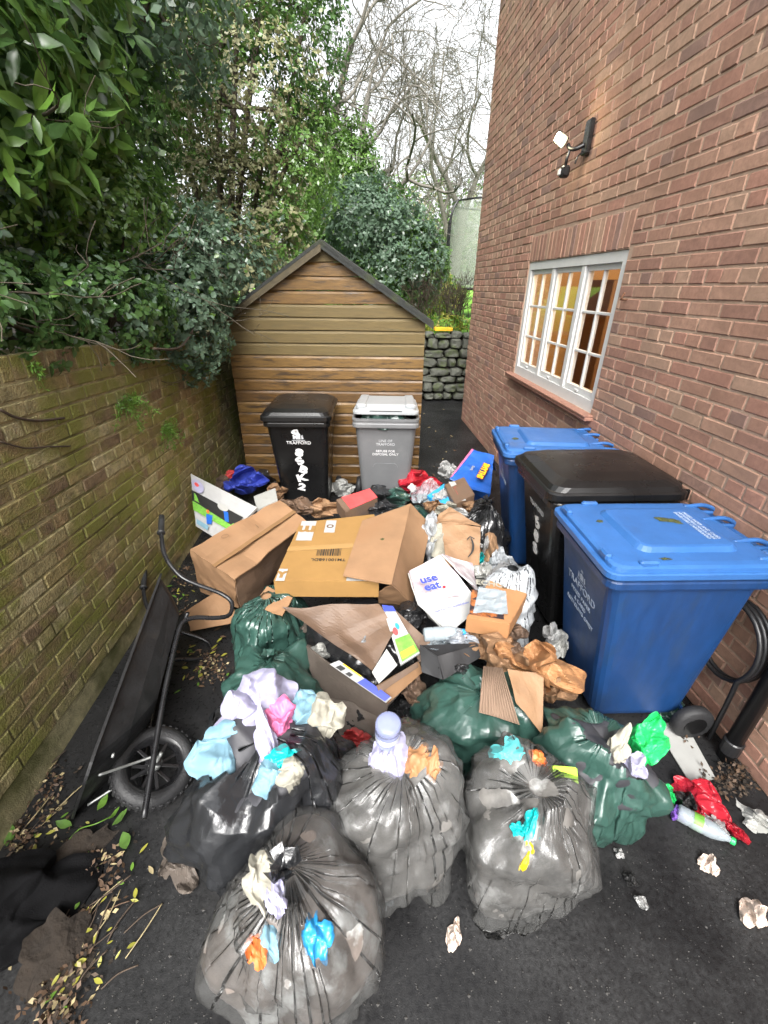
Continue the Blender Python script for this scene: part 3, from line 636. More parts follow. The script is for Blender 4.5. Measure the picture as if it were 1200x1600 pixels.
# weeds on the garden wall
def gpix(u, v, off=0.0):
    d = ray(u, v); o = Vector((0, 0, CAMH)); n = GM.to_3x3() @ Vector((0, 1, 0)); t = (GM.translation + n * off - o).dot(n) / d.dot(n); return o + d * t
for i, (u, v, nn_, lb, ln) in enumerate([(190, 630, 70, 'bright green tuft of weed sprouting from the garden wall', .16), (255, 668, 60, 'trailing feathery weed lower down on the garden wall', .12), (42, 575, 14, 'tiny fern tuft just under the wall coping', .06)]):
    b = gpix(u, v, .0); rgn = np.random.RandomState(60 + i); tips = []
    t = thing('weed', lb, 'weed', tuple(b)); tv = []
    for k in range(nn_ // 3):
        d = np.array([rgn.uniform(.15, .7), rgn.normal() * .8 + .35, rgn.uniform(-1.1, .25)]); d /= np.linalg.norm(d); L = ln * rgn.uniform(.5, 1.5)
        pts = smoothpath([np.array(b) - [.01, 0, 0], np.array(b) + d * L * .5 + [.01, 0, .02], np.array(b) + d * L + [0, 0, -.02]], 3); tv.append(tubevf(pts, .0012, 3))
        for q in range(2, len(pts)): tips.append((np.array(pts[q]), d))
    V, F, mi = leafpack(tips, ['leaf_bright', 'leaf_mid'], .028, 4, 70 + i, wid=.14, simple=True); mk('leaves', V, F, ['leaf_bright', 'leaf_mid'], t, mi=mi); V, F = join(*tv); mk('stems', V, F, 'leaf_bright', t)
# bare hanging stems on the wall face
for i, (px, lb) in enumerate([([(0, 640), (25, 652), (60, 657), (100, 653)], 'dark root crossing the wall below the coping'), ([(0, 690), (40, 700), (75, 698), (110, 697)], 'thin root lying along the mossy wall courses'), ([(188, 688), (200, 715), (215, 740), (236, 749)], 'pale dead stem curling down the mossy wall'), ([(300, 440), (310, 490), (285, 540), (240, 545)], 'dark curved branch hanging in front of the shrub')]):
    pts = smoothpath([gpix(u, v, .006 if i < 3 else .2) for u, v in px], 5); V, F = tubevf(pts, [.006, .004, .002, .008][i], 5)
    tag(mk('creeper', V, F, ['twig', 'twig', 'leaf_straw', 'twig'][i], smooth=True), lb, 'branch')
# ================================================================== wheelie bins
M('bin_black', (.006, .006, .0062), rough=.30, var=.25, scale=5, bump=.08, bscale=350, rvar=.1)
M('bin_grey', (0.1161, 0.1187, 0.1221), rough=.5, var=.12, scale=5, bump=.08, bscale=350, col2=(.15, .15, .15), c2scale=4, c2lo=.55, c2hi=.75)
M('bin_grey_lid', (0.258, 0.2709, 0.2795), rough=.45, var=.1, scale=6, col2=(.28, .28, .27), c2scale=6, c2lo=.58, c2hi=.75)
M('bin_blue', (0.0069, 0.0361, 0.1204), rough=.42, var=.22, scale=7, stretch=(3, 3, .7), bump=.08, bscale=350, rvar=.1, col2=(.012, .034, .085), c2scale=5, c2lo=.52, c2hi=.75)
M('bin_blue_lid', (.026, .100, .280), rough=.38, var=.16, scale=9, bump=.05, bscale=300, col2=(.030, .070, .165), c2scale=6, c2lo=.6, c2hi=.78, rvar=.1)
M('print_white', (.62, .62, .62), rough=.6, var=.25, scale=60)
M('print_faint', (.30, .36, .46), rough=.6, var=.3, scale=60)
M('print_grey', (.42, .43, .44), rough=.6, var=.3, scale=60)
M('rubber', (.014, .014, .015), rough=.6, var=.3, scale=30, bump=.3, bscale=120)
def bodyw(z): return .43 + (.535 - .43) * (z - .06) / .86
def bodyd(z): return .46 + (.635 - .46) * (z - .06) / .86
def body_oy(z): return .055 * (1 - (z - .06) / .86)
def front_y(z): return body_oy(z) - bodyd(z) / 2
def wheelie(name, label, loc, rz, mb, ml, lid='panel', lid_open=0.0, group=None, sc_=1.0):
    t = thing(name, label, 'wheelie bin', loc, rz, group); t.scale = (sc_,) * 3
    zs = [.06, .075, .10, .30, .60, .88, .915]; rings = []
    for z in zs: rings.append(rrect(bodyw(z) - (.03 if z == .06 else .012 if z == .075 else 0), bodyd(z) - (.03 if z == .06 else .012 if z == .075 else 0), .055, z, body_oy(z)))
    rings += [rrect(.575, .70, .05, .922), rrect(.58, .705, .05, .93), rrect(.58, .705, .05, .955), rrect(.572, .697, .05, .962), rrect(.572, .697, .05, .975), rrect(.58, .705, .05, .982), rrect(.58, .705, .05, 1.0), rrect(.53, .655, .04, 1.0), rrect(.52, .645, .04, .93), rrect(.40, .42, .04, .16, .045)]
    V, F = loft(rings); mk('body', V, F, mb, t, smooth=False, local=True)
    # foot bar and axle bulge at the back
    V, F = join(bevbox(-.17, .17, .18, .30, .05, .20, .01), tubevf([(-.27, .285, .10), (.27, .285, .10)], .011, 8)); mk('axle', V, F, mb, t, local=True)
    for s in (-1, 1):
        pr = [(.03, -.028), (.085, -.028), (.098, -.018), (.1, 0), (.098, .018), (.085, .028), (.03, .028)]; V, F = lathe(pr, 20, 'x'); V = [(s * .285 + p[1], p[0] + .285, p[2] + .10) for p in V]; wv = mk('wheel', V, F, 'rubber', t, smooth=True, local=True)
        V, F = lathe([(.012, -.033), (.055, -.031), (.06, 0), (.055, .031), (.012, .033)], 16, 'x'); mk('hub', [(s * .285 + p[1], p[0] + .285, p[2] + .10) for p in V], F, 'bin_black', wv, local=True)
    # handle bar at the back with hinge lugs
    for s in (-1, 1):
        for q in (.10, .235):
            V, F = bevbox(s * q - .012, s * q + .012, .345, .432, .955, 1.012, .006); mk('hinge_lug', V, F, ml, t, local=True)
    V, F = tubevf([(-.25, .418, .985), (.25, .418, .985)], .015, 10); mk('handle', V, F, mb if lid == 'ajar' else ml, t, smooth=True, local=True)
    # lid
    hz = 1.003
    if lid == 'dome':
        rr = [rrect(.605, .74, .06, hz - .025, -.005), rrect(.61, .745, .06, hz - .02, -.005), rrect(.61, .745, .06, hz + .012, -.005), rrect(.592, .727, .06, hz + .02, -.005), rrect(.585, .72, .07, hz + .022, -.005), rrect(.56, .69, .08, hz + .045, 0), rrect(.48, .60, .1, hz + .066, .01), rrect(.30, .40, .1, hz + .080, .02), rrect(.1, .15, .04, hz + .084, .02)]
    elif lid == 'panel':
        rr = [rrect(.60, .73, .05, hz - .022, -.004), rrect(.604, .734, .05, hz - .018, -.004), rrect(.604, .734, .05, hz + .004, -.004), rrect(.594, .724, .05, hz + .008, -.004), rrect(.575, .70, .05, hz + .009, 0), rrect(.570, .695, .05, hz + .024, 0), rrect(.545, .67, .05, hz + .032, 0), rrect(.50, .62, .05, hz + .036, 0), rrect(.38, .44, .05, hz + .038, .02), rrect(.345, .405, .04, hz + .056, .02), rrect(.32, .38, .03, hz + .059, .02), rrect(.1, .1, .02, hz + .060, .02)]
    else:
        rr = [rrect(.56, .70, .05, hz - .02, 0), rrect(.565, .705, .05, hz - .015, 0), rrect(.565, .705, .05, hz + .005, 0), rrect(.55, .69, .05, hz + .012, 0), rrect(.50, .64, .04, hz + .016, 0), rrect(.46, .50, .04, hz + .05, 0), rrect(.44, .48, .03, hz + .052, 0), rrect(.1, .1, .02, hz + .053, 0)]
    V, F = loft(rr)
    def tilt(ps):
        a = lid_open; c, s = math.cos(a), math.sin(a); out = []
        for p in ps: y, z = p[1] - .40, p[2] - 1.0; out.append((p[0], .40 + y * c + z * s, 1.0 - y * s + z * c))
        return out
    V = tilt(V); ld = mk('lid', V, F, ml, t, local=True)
    if lid == 'panel':
        for s in (-1, 1):
            for (xa, ya) in ((.19, -.34), (.262, -.20)):
                V, F = bevbox(s * xa - (.032 if ya < -.3 else .014), s * xa + (.032 if ya < -.3 else .014), ya - (.014 if ya < -.3 else .04), ya + (.014 if ya < -.3 else .04), hz + .018, hz + .050, .008); mk('grip', V, F, ml, ld, local=True)
            # back straps of the lid, open loops over the handle bar
            for q in (.10, .235):
                V, F = tubevf(smoothpath([(s * q, .27, hz + .03), (s * q, .36, hz + .040), (s * q, .425, hz + .02), (s * q, .445, hz - .015)]), .011, 6); mk('hinge_arm', V, F, ml, ld, True, True)
    if lid == 'ajar':
        for s in (-1, 1): V, F = bevbox(s * .21 - .045, s * .21 + .045, -.30, .26, hz + .017, hz + .06, .012); mk('ridge', tilt(V), F, ml, ld, local=True)
        V, F = bevbox(-.14, .14, -.352, -.335, hz - .012, hz + .012, .004); mk('slot', tilt(V), F, 'bin_black', ld, local=True)
    if lid == 'dome':
        for s in (-1, 1): V, F = bevbox(s * .15 - .05, s * .15 + .05, .355, .385, hz + .0, hz + .03, .008); mk('hinge_arm', V, F, ml, ld, local=True)
    return t
def face_mw(z, x=0.0, dz=.0025, k=0):
    """frame on a bin's sloping front: letters read from the front"""
    y = front_y(z); sl = (front_y(.9) - front_y(.1)) / .8
    ex = Vector((1, 0, 0)); ey = Vector((0, sl, 1)).normalized(); m = frame((x, y, z), ex, ey); m.translation += m.to_3x3() @ Vector((0, 0, dz)); return m
def crest(t, mat, z, s=1.0):
    V = []; F = []
    def poly(ps):
        k = len(V); n = len(ps); V.extend([tuple(face_mw(z) @ Vector((x * s, y * s, 0))) for x, y in ps]); F.append(tuple(range(k, k + n)))
    poly([(-.016, .0), (.016, .0), (.016, .028), (0, .036), (-.016, .028)]); poly([(-.036, .002), (-.022, .0), (-.022, .026), (-.032, .034)]); poly([(.022, .0), (.036, .002), (.032, .034), (.022, .026)]); poly([(-.012, .042), (.012, .042), (.008, .054), (-.008, .054)])
    poly([(-.045, -.010), (.045, -.010), (.045, -.006), (-.045, -.006)]); mk('crest', V, F, mat, t, local=True)
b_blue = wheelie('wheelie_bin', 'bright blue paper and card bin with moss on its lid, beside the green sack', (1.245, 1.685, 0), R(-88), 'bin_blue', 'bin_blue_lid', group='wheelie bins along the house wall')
crest(b_blue, 'print_faint', .76, 1.1)
text('lettering', 'TRAFFORD', 'print_faint', b_blue, face_mw(.715), .058, sx=1.0); text('lettering', 'MIXED PAPER\n& CARD\nRECYCLING ONLY', 'print_faint', b_blue, face_mw(.615), .034, space=1.25)
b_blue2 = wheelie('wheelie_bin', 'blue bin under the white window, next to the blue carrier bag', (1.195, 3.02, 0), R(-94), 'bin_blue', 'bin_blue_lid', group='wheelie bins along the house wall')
crest(b_blue2, 'print_faint', .76); text('lettering', 'TRAFFORD', 'print_faint', b_blue2, face_mw(.715), .052)
b_blk2 = wheelie('wheelie_bin', 'black bin with a domed lid wedged between the two blue bins', (1.235, 2.345, 0), R(-87), 'bin_black', 'bin_black', 'dome', group='wheelie bins along the house wall', sc_=1.03)
text('lettering', 'TRAFFORD', 'print_grey', b_blk2, face_mw(.80), .045)
b_blk = wheelie('wheelie_bin', 'black bin with peeling white number on its front, against the shed', (-.77, 3.95, 0), R(1), 'bin_black', 'bin_black', 'dome', group='wheelie bins against the shed')
crest(b_blk, 'print_grey', .80, 1.3); text('lettering', 'TRAFFORD', 'print_white', b_blk, face_mw(.765), .044)
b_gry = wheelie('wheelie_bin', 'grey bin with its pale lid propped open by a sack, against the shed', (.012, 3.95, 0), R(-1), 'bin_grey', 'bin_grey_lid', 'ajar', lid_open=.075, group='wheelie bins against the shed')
text('lettering', 'LINE OF\nTRAFFORD', 'print_grey', b_gry, face_mw(.775), .034); text('lettering', 'REFUSE FOR\nDISPOSAL ONLY', 'print_white', b_gry, face_mw(.675), .032)
V, F = loft([[tuple(face_mw(.40) @ Vector((x, y, dz))) for x, y in [(-.115, -.2), (.115, -.2), (.115, .13), (.10, .16), (.08, .17), (-.08, .17), (-.10, .16), (-.115, .13)]] for dz in (-.006, .004)]); mk('front_panel', V, F, 'bin_grey', b_gry, local=True)
for bn, zs in ((b_blk, [(.85, 'S', .3), (.665, '8', -.2), (.58, 'S', .5), (.49, 'B', -.4), (.40, 'K', .2), (.30, '2', -.3)]), (b_blk2, [(.70, '5', .3), (.60, '8', -.2), (.50, 'S', .2)])):
    for (z, ch, a) in zs:
        text('painted_mark', ch, 'print_white', bn, face_mw(z, random.uniform(-.02, .02)) @ Matrix.Rotation(a, 4, 'Z'), .10, off=.006, sx=1.35)
mwl = frame((-.05, .03, 1.0875), (0, -1, 0), (1, 0, 0))
text('lettering', 'NO HOT ASHES\nNO CHEMICALS', 'print_grey', b_blk2, frame((0, -.20, 1.076), (1, 0, 0), (0, 1, .06)), .035); text('lettering', 'NO HOT ASHES', 'print_grey', b_blk, frame((.0, -.20, 1.076), (1, 0, 0), (0, 1, .06)), .035)
text('lettering', 'MIXED PAPER AND CARD\nNEWSPAPERS MAGAZINES\nENVELOPES CARDBOARD', 'print_faint', b_blue, frame((0, .16, 1.0645), (1, 0, 0), (0, 1, 0)), .021)
# moss and dirt on the lids
def clump(name, label, c, rx, ry, h, mat, seed, cat='moss', rot=0.0, rag=.45):
    n = 26; V = [(0, 0, h)]; F = []
    rgn = np.random.RandomState(seed); ca, sa = math.cos(rot), math.sin(rot)
    for j, q in enumerate((.35, .7, 1.0)):
        for k in range(n):
            a = 6.2832 * k / n; rr = q * (1 + rag * vnoise(np.array([[math.cos(a) * 1.6 + seed, math.sin(a) * 1.6, j * .2]]), seed)[0] + rag * .4 * rgn.normal() * q); x, y = rx * rr * math.cos(a), ry * rr * math.sin(a)
            V.append((x * ca - y * sa, x * sa + y * ca, h * (1 - q * q) + rgn.uniform(0, .3) * h * (q < 1)))
    for k in range(n): F.append((0, 1 + k, 1 + (k + 1) % n))
    for j in range(2):
        for k in range(n): F.append((1 + j * n + k, 1 + (j + 1) * n + k, 1 + (j + 1) * n + (k + 1) % n, 1 + j * n + (k + 1) % n))
    o = mk(name, [(p[0] + c[0], p[1] + c[1], p[2] + c[2]) for p in V], F, mat); return tag(o, label, cat)
q = P(1043, 813, 1.064); clump('moss_clump', 'largest dark moss patch on the lettered blue lid', (q.x, q.y, 1.0645), .055, .02, .008, 'moss', 3, rot=-.3)
q = P(937, 815, 1.04); clump('moss_clump', 'small ragged moss tuft at the front of the mossy blue lid', (q.x, q.y, 1.040), .016, .011, .007, 'moss', 4)
q = P(1040, 874, 1.04); clump('moss_clump', 'dark dirt crumb by the side grip of the blue lid', (q.x, q.y, 1.041), .022, .008, .005, 'moss', 5)
q = P(806, 686, 1.04); clump('moss_clump', 'moss tuft on the lid of the bin under the window', (q.x, q.y, 1.041), .024, .018, .008, 'moss', 6)
q = P(935, 706, 1.09); clump('moss_clump', 'moss strip on top of the black domed lid', (q.x, q.y, 1.093), .05, .018, .006, 'moss', 7)

# ================================================================== wheelbarrow lying on its side
M('barrow_tray', (.007, .007, .0075), rough=.55, var=.4, scale=16, bump=.15, bscale=90, col2=(.020, .018, .015), c2scale=7, c2lo=.58, c2hi=.75, rvar=.15)
M('zinc', (.32, .33, .32), rough=.45, metal=.6, var=.3, scale=20)
M('grip_rubber', (.02, .021, .022), rough=.5, var=.2)
BF = Vector((.170, -.963, -.208)).normalized(); BL = Vector((.477, -.105, .873)); BL = (BL - BF * BL.dot(BF)).normalized(); BU = BF.cross(BL)
bc = Vector((-1.006, 1.155, .110)); BM = Matrix((BF, BL, BU)).transposed().to_4x4() @ Matrix.Scale(.9, 4); BM.translation = bc
barrow = thing('wheelbarrow', 'black wheelbarrow tipped on its side against the mossy wall', 'wheelbarrow', mw=BM)
def fy(x): return .13 + (.285 - .13) * min(1, max(0, (.22 - x) / 1.5))
for s in (-1, 1):
    pp = [(-1.43, .33), (-1.28, .30), (-1.12, .24), (-1.0, .13), (-.96, .02), (-.93, -.13), (-.88, -.21), (-.79, -.21), (-.75, -.13), (-.73, -.02), (-.69, .04), (-.6, .055), (-.3, .05), (.0, .03), (.26, .01)]
    pts = smoothpath([(x, s * fy(x), z) for x, z in pp], 5)
    V, F = tubevf(pts, .0135, 10); fr = mk('frame_tube', V, F, 'black_metal', barrow, True, True)
    V, F = tubevf([(-1.455, s * fy(-1.45), .335), (-1.40, s * fy(-1.4), .324), (-1.31, s * fy(-1.31), .307), (-1.30, s * fy(-1.31), .305), (-1.295, s * fy(-1.31), .304)], [.018, .019, .019, .026, .026], 12); mk('grip', V, F, 'grip_rubber', barrow, True, True)
    V, F = tubevf(smoothpath([(.0, s * .10, .03), (.03, s * .10, .10), (.11, s * .17, .23)]), .006, 6); mk('stay', V, F, 'zinc', barrow, True, True)
    V, F = bevbox(-.02, .02, s * .055 - .004, s * .055 + .004, -.02, .05, .002); mk('axle_bracket', V, F, 'black_metal', barrow, local=True)
V, F = tubevf([(-.75, -fy(-.75), .03), (-.75, fy(-.75), .03)], .011, 8); mk('cross_brace', V, F, 'black_metal', barrow, True, True)
V, F = tubevf([(0, -.14, 0), (0, .14, 0)], .009, 10); mk('axle', V, F, 'zinc', barrow, True, True)
# tray
def trayring(x0, x1, yw0, yw1, z0, z1, r=.08, n=5):
    out = []
    for (cx, s, yw, z, a0) in ((x1, -1, yw1, z1, -90), (x1, 1, yw1, z1, 0), (x0, 1, yw0, z0, 90), (x0, -1, yw0, z0, 180)):
        for k in range(n + 1):
            a = R(a0 + 90 * k / n); rx = (x1 - r if cx == x1 else x0 + r); out.append((rx + r * math.cos(a), s * (yw - r) + r * math.sin(a), z))
    return out
rr = [trayring(-.80, -.20, .22, .17, .075, .075), trayring(-.88, -.02, .27, .215, .15, .16), trayring(-.95, .14, .315, .26, .235, .275), trayring(-.965, .155, .33, .275, .24, .28), trayring(-.965, .155, .33, .275, .228, .268)]
ins = [[(p[0] * .992, p[1] * .985, p[2] + .004) for p in r] for r in rr[:3]][::-1]
V, F = loft([rr[4], rr[3], rr[2]] + ins, False, True); V2, F2 = loft(rr[:3] + [rr[4]], True, False); V, F = join((V, F), (V2, F2)); mk('tray', V, F, 'barrow_tray', barrow, local=True)
for (x, y) in ((.06, .185), (.06, -.185), (-.6, .2), (-.6, -.2)):
    V, F = lathe([(.008, -.004), (.011, 0), (.008, .006)], 8); mk('bolt', [(p[0] + x, p[1] + y * 1.32, p[2] + .20) for p in V], F, 'zinc', barrow, local=True)
pr = []
for k in range(13): a = R(-180 + 360 * k / 12); pr.append((.152 + .038 * math.cos(a), .042 * math.sin(a)))
V, F = lathe(pr, 40, 'x'); F = F[:-2]
wh = mk('wheel', V, F, 'rubber', barrow, True, True)
V, F = lathe([(.128, -.034), (.136, -.034), (.128, -.02), (.112, -.008), (.112, .008), (.128, .02), (.136, .034), (.128, .034), (.118, .02), (.104, .006), (.104, -.006), (.118, -.02), (.128, -.034)], 36, 'x'); mk('rim', V, F[:-2], 'black_metal', wh, True, True)
V, F = lathe([(.012, -.05), (.026, -.05), (.028, -.03), (.028, .03), (.026, .05), (.012, .05)], 16, 'x'); mk('hub', V, F, 'zinc', wh, True, True)
for k in range(10):
    a = 6.2832 * k / 10; b = a + .35; V, F = bevbox(-.008, .008, -.003, .003, 0, .09, .002); m = Matrix.Rotation(a, 4, 'Y') @ Matrix.Translation((0, (.012 if k % 2 else -.012), .022)); mk('spoke', [m @ Vector(p) for p in V], F, 'black_metal', wh, local=True)
# tread blocks round the tyre
for k in range(36):
    a = 6.2832 * k / 36; V, F = bevbox(-.008, .008, -.024, .024, .184, .192, .002); m = Matrix.Rotation(a, 4, 'Y'); mk('tread', [m @ Vector(p) for p in V], F, 'rubber', wh, local=True)
# ================================================================== rubbish
M('film_grey', (.078, .078, .076), rough=.27, var=.25, scale=5, spec=.8, alpha_film=.50, bump=.5, bscale=26)
M('film_dark', (.016, .017, .019), rough=.25, var=.25, scale=5, spec=.75, alpha_film=.10, bump=.5, bscale=26)
M('film_green', (.026, .066, .053), rough=.30, var=.3, scale=5, spec=.75, alpha_film=.06, bump=.5, bscale=26)
M('film_black', (.014, .014, .015), rough=.25, var=.2, scale=5, spec=.7, bump=.5, bscale=26)
M('film_white', (0.2843, 0.2991, 0.3137), rough=.38, var=.08, scale=5, spec=.5, bump=.4, bscale=26)
M('fill_mixed', (.10, .095, .088), rough=.6, var=.8, scale=9, col2=(.34, .34, .33), c2scale=7, c2lo=.56, c2hi=.66)
M('fill_warm', (.125, .105, .092), rough=.6, var=.8, scale=8, col2=(.34, .35, .34), c2scale=6, c2lo=.52, c2hi=.62)
M('fill_dark', (.03, .03, .035), rough=.6, var=.5, scale=9, col2=(.09, .09, .10), c2scale=7, c2lo=.56, c2hi=.7)
M('card', (0.2362, 0.1368, 0.0729), rough=.75, var=.14, scale=5, bump=.08, bscale=120, col2=(.235, .130, .066), c2scale=3, c2lo=.48, c2hi=.7, spec=.3)
M('card_gold', (0.2415, 0.1354, 0.0439), rough=.6, var=.12, scale=5, bump=.06, bscale=120, spec=.35)
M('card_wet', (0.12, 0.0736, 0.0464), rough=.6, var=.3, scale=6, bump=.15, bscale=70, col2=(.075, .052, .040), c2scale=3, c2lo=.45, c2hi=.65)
M('card_grey', (0.084, 0.068, 0.056), rough=.65, var=.3, scale=6, bump=.15, bscale=70)
M('kraft', (0.2198, 0.1256, 0.0646), rough=.7, var=.2, scale=7, bump=.12, bscale=90)
M('kraft_orange', (0.2917, 0.1416, 0.0583), rough=.65, var=.15, scale=7, bump=.1, bscale=90)
M('corrugated', (0.188, 0.124, 0.084), rough=.8, var=.2, scale=5)
M('paper_white', (0.3028, 0.3028, 0.2982), rough=.65, var=.08, scale=6)
M('paper_grey', (0.306, 0.306, 0.289), rough=.7, var=.12, scale=9, col2=(.26, .26, .24), c2scale=9, c2lo=.55, c2hi=.7)
M('paper_pink', (0.3137, 0.2405, 0.2614), rough=.6, var=.15, scale=5, col2=(.62, .62, .62), c2scale=4, c2lo=.45, c2hi=.6)
M('lilac', (0.2632, 0.2558, 0.3582), rough=.8, var=.1, scale=9)
M('pale_blue', (0.1389, 0.2558, 0.3216), rough=.75, var=.15, scale=9)
M('aqua', (0.085, 0.408, 0.425), rough=.55, var=.15, scale=12)
M('teal', (0.0043, 0.357, 0.357), rough=.35, var=.1, scale=9)
M('sky_blue', (0.0219, 0.2193, 0.4532), rough=.3, var=.15, scale=9)
M('pink', (.50, .12, .24), rough=.5, var=.2, scale=9)
M('cream', (0.2614, 0.2484, 0.2026), rough=.8, var=.15, scale=9)
M('red', (0.289, 0.0103, 0.0206), rough=.35, var=.25, scale=9)
M('red_print', (.46, .06, .06), rough=.4, var=.2, scale=9)
M('lime', (.34, .58, .03), rough=.45, var=.12, scale=20)
M('lime_dark', (.18, .36, .02), rough=.45)
M('vivid_green', (0.0172, 0.4128, 0.1032), rough=.35, var=.25, scale=9)
M('orange', (.55, .13, .03), rough=.5, var=.3, scale=15)
M('blue_print', (0.015, 0.09, 0.375), rough=.3, var=.12, scale=7)
M('navy_print', (.03, .05, .32), rough=.5)
M('print_green', (.12, .30, .04), rough=.5, var=.5, scale=30)
M('print_black', (.012, .012, .012), rough=.5)
M('print_brown', (.10, .055, .025), rough=.7)
M('yellow_print', (.85, .52, .02), rough=.4, var=.05)
M('yellow', (.80, .55, .01), rough=.4, var=.1)
M('purple', (.13, .06, .30), rough=.4)
M('black_fabric', (.004, .004, .0045), rough=.9, var=.3, scale=40, spec=.12, bump=.3, bscale=200)
M('tape_brown', (.20, .115, .055), rough=.25, var=.1, spec=.6)
M('tape_clear', (.30, .18, .07), rough=.15, var=.05, spec=.7)
M('shell', (.55, .45, .38), rough=.5, var=.3, scale=30)
M('orange_glow_print', (.30, .10, .03), rough=.35, var=.8, scale=30, col2=(.02, .015, .02), c2scale=18, c2lo=.45, c2hi=.55)
M('clear_plastic', (.34, .39, .42), rough=.12, var=.1, spec=.8, alpha_film=.4)
M('clear_blue', (.30, .34, .55), rough=.12, var=.1, spec=.8, alpha_film=.45)
M('label_white', (0.377, 0.4013, 0.4378), rough=.5, var=.1)

def proj(p):
    p = np.asarray(p); h = CAMH - p[:, 2]; zc = p[:, 1] * cp + h * sp; a = p[:, 0] / zc; b = (h * cp - p[:, 1] * sp) / zc
    c, s = math.cos(ROLL), math.sin(ROLL); return 600 + FPX * (a * c - b * s), 800 + FPX * (a * s + b * c), zc
CAM = np.array([0, 0, CAMH])
def film_sim(c, rx, ry, h, z0, seed, nth=150, ntt=96, slack=1.19, iters=110, lump=.20, knot=(0, 0), tied=True, gather=2.7, boxy=.18, lean=(0, 0), sag=1.2, bend=.03, vslack=1.18, noise=2.4, shell=1.12, twist=.6, fine=3.2):
    """a plastic film tube draped over lumpy contents: relaxed as cloth, so its folds come from slack film"""
    hz = h / 2; cz = z0 + h * .48; rs = np.random.RandomState(seed)
    NT, NP = 96, 64
    def blob(d):
        q = (np.abs(d[:, 0] / rx) ** 2.3 + np.abs(d[:, 1] / ry) ** 2.3) ** (2.7 / 2.3) + np.abs(d[:, 2] / hz) ** 2.7
        return q ** (-1 / 2.7) * (1 + lump * fbm(d * 1.7 + seed, seed, 3) + boxy * crump(d + seed, seed + 3, .8, 4) * 1.5 - .10 * np.clip(d[:, 2], 0, 1))
    ta = np.arange(NT) / NT * 2 * np.pi; pa = (np.arange(NP) / (NP - 1) - .5) * np.pi
    TA, PA = np.meshgrid(ta, pa); D = np.stack([np.cos(PA) * np.cos(TA), np.cos(PA) * np.sin(TA), np.sin(PA)], -1)
    RG = blob(D.reshape(-1, 3)).reshape(NP, NT)
    def rad(X):
        l = np.linalg.norm(X, axis=-1) + 1e-9; th = (np.arctan2(X[..., 1], X[..., 0]) % (2 * np.pi)) / (2 * np.pi) * NT; ph = (np.arcsin(np.clip(X[..., 2] / l, -1, 1)) / np.pi + .5) * (NP - 1)
        i = np.floor(th).astype(int); f = th - i; j = np.clip(np.floor(ph).astype(int), 0, NP - 2); g = ph - j; i0 = i % NT; i1 = (i + 1) % NT
        return (RG[j, i0] * (1 - f) + RG[j, i1] * f) * (1 - g) + (RG[j + 1, i0] * (1 - f) + RG[j + 1, i1] * f) * g, l
    t = np.linspace(0, 1, ntt); ph = (-.47 + .965 * t) * np.pi; ph = np.minimum(ph, .497 * np.pi); th = np.arange(nth) / nth * 2 * np.pi
    TH, PH = np.meshgrid(th, ph); X = np.stack([np.cos(PH) * np.cos(TH), np.cos(PH) * np.sin(TH), np.sin(PH)], -1)
    r0, _ = rad(X)
    wob = .55 * vnoise(np.stack([np.cos(TH) * 1.3, np.sin(TH) * 1.3, PH * 1.2 + seed], -1).reshape(-1, 3), seed + 14).reshape(TH.shape); tw = TH + wob + twist * PH
    w1 = vnoise(np.stack([np.cos(tw) * 5 + seed, np.sin(tw) * 5, PH * 1.1], -1).reshape(-1, 3), seed + 11).reshape(TH.shape); w2 = vnoise(np.stack([np.cos(tw) * 11 + seed, np.sin(tw) * 11, PH * 3.2], -1).reshape(-1, 3), seed + 12).reshape(TH.shape)
    w2 = w2 + .8 * vnoise(np.stack([np.cos(TH) * 4 + seed, np.sin(TH) * 4, PH * 6], -1).reshape(-1, 3), seed + 13).reshape(TH.shape)
    X = X * (r0 * (1.03 + noise * (.035 * np.maximum(w1, -.4) + .022 * w2)))[..., None]
    fl = z0 - cz + .002; X[..., 2] = np.maximum(X[..., 2], fl)
    circ = np.linalg.norm(np.roll(X, -1, 1) - X, axis=-1).sum(1); cm = circ.max()
    Lh = (np.minimum(cm * slack, circ * gather) / nth)[:, None] * np.ones((1, nth)); Lv = np.linalg.norm(X[1:] - X[:-1], axis=-1).mean(1)[:, None] * vslack * np.ones((1, nth))
    var_ = vnoise(np.stack([np.cos(TH) * 1.6 + seed, np.sin(TH) * 1.6, PH * 1.5], -1).reshape(-1, 3), seed + 15).reshape(TH.shape); Lh = Lh * (1 + .30 * var_); Lv = Lv * (1 + .14 * vnoise(np.stack([np.cos(TH) * 1.8, np.sin(TH) * 1.8 + seed, PH * 2], -1).reshape(-1, 3), seed + 16).reshape(TH.shape))[1:]
    kr = .022 if tied else .03; top = np.stack([np.cos(th + twist) * kr + knot[0], np.sin(th + twist) * kr + knot[1], np.full(nth, X[-1, :, 2].mean() + (.02 if tied else -.01))], -1); bot = X[0].copy()
    P_ = X.copy(); wt = np.ones((ntt, 1, 1))
    def pair(A, B, L, k):
        d = B - A; l = np.sqrt((d * d).sum(-1)) + 1e-9; s = (l - L) / l; s = np.where(s < 0, s * .75, s) * .5 * k; q = d * s[..., None]; return A + q, B - q
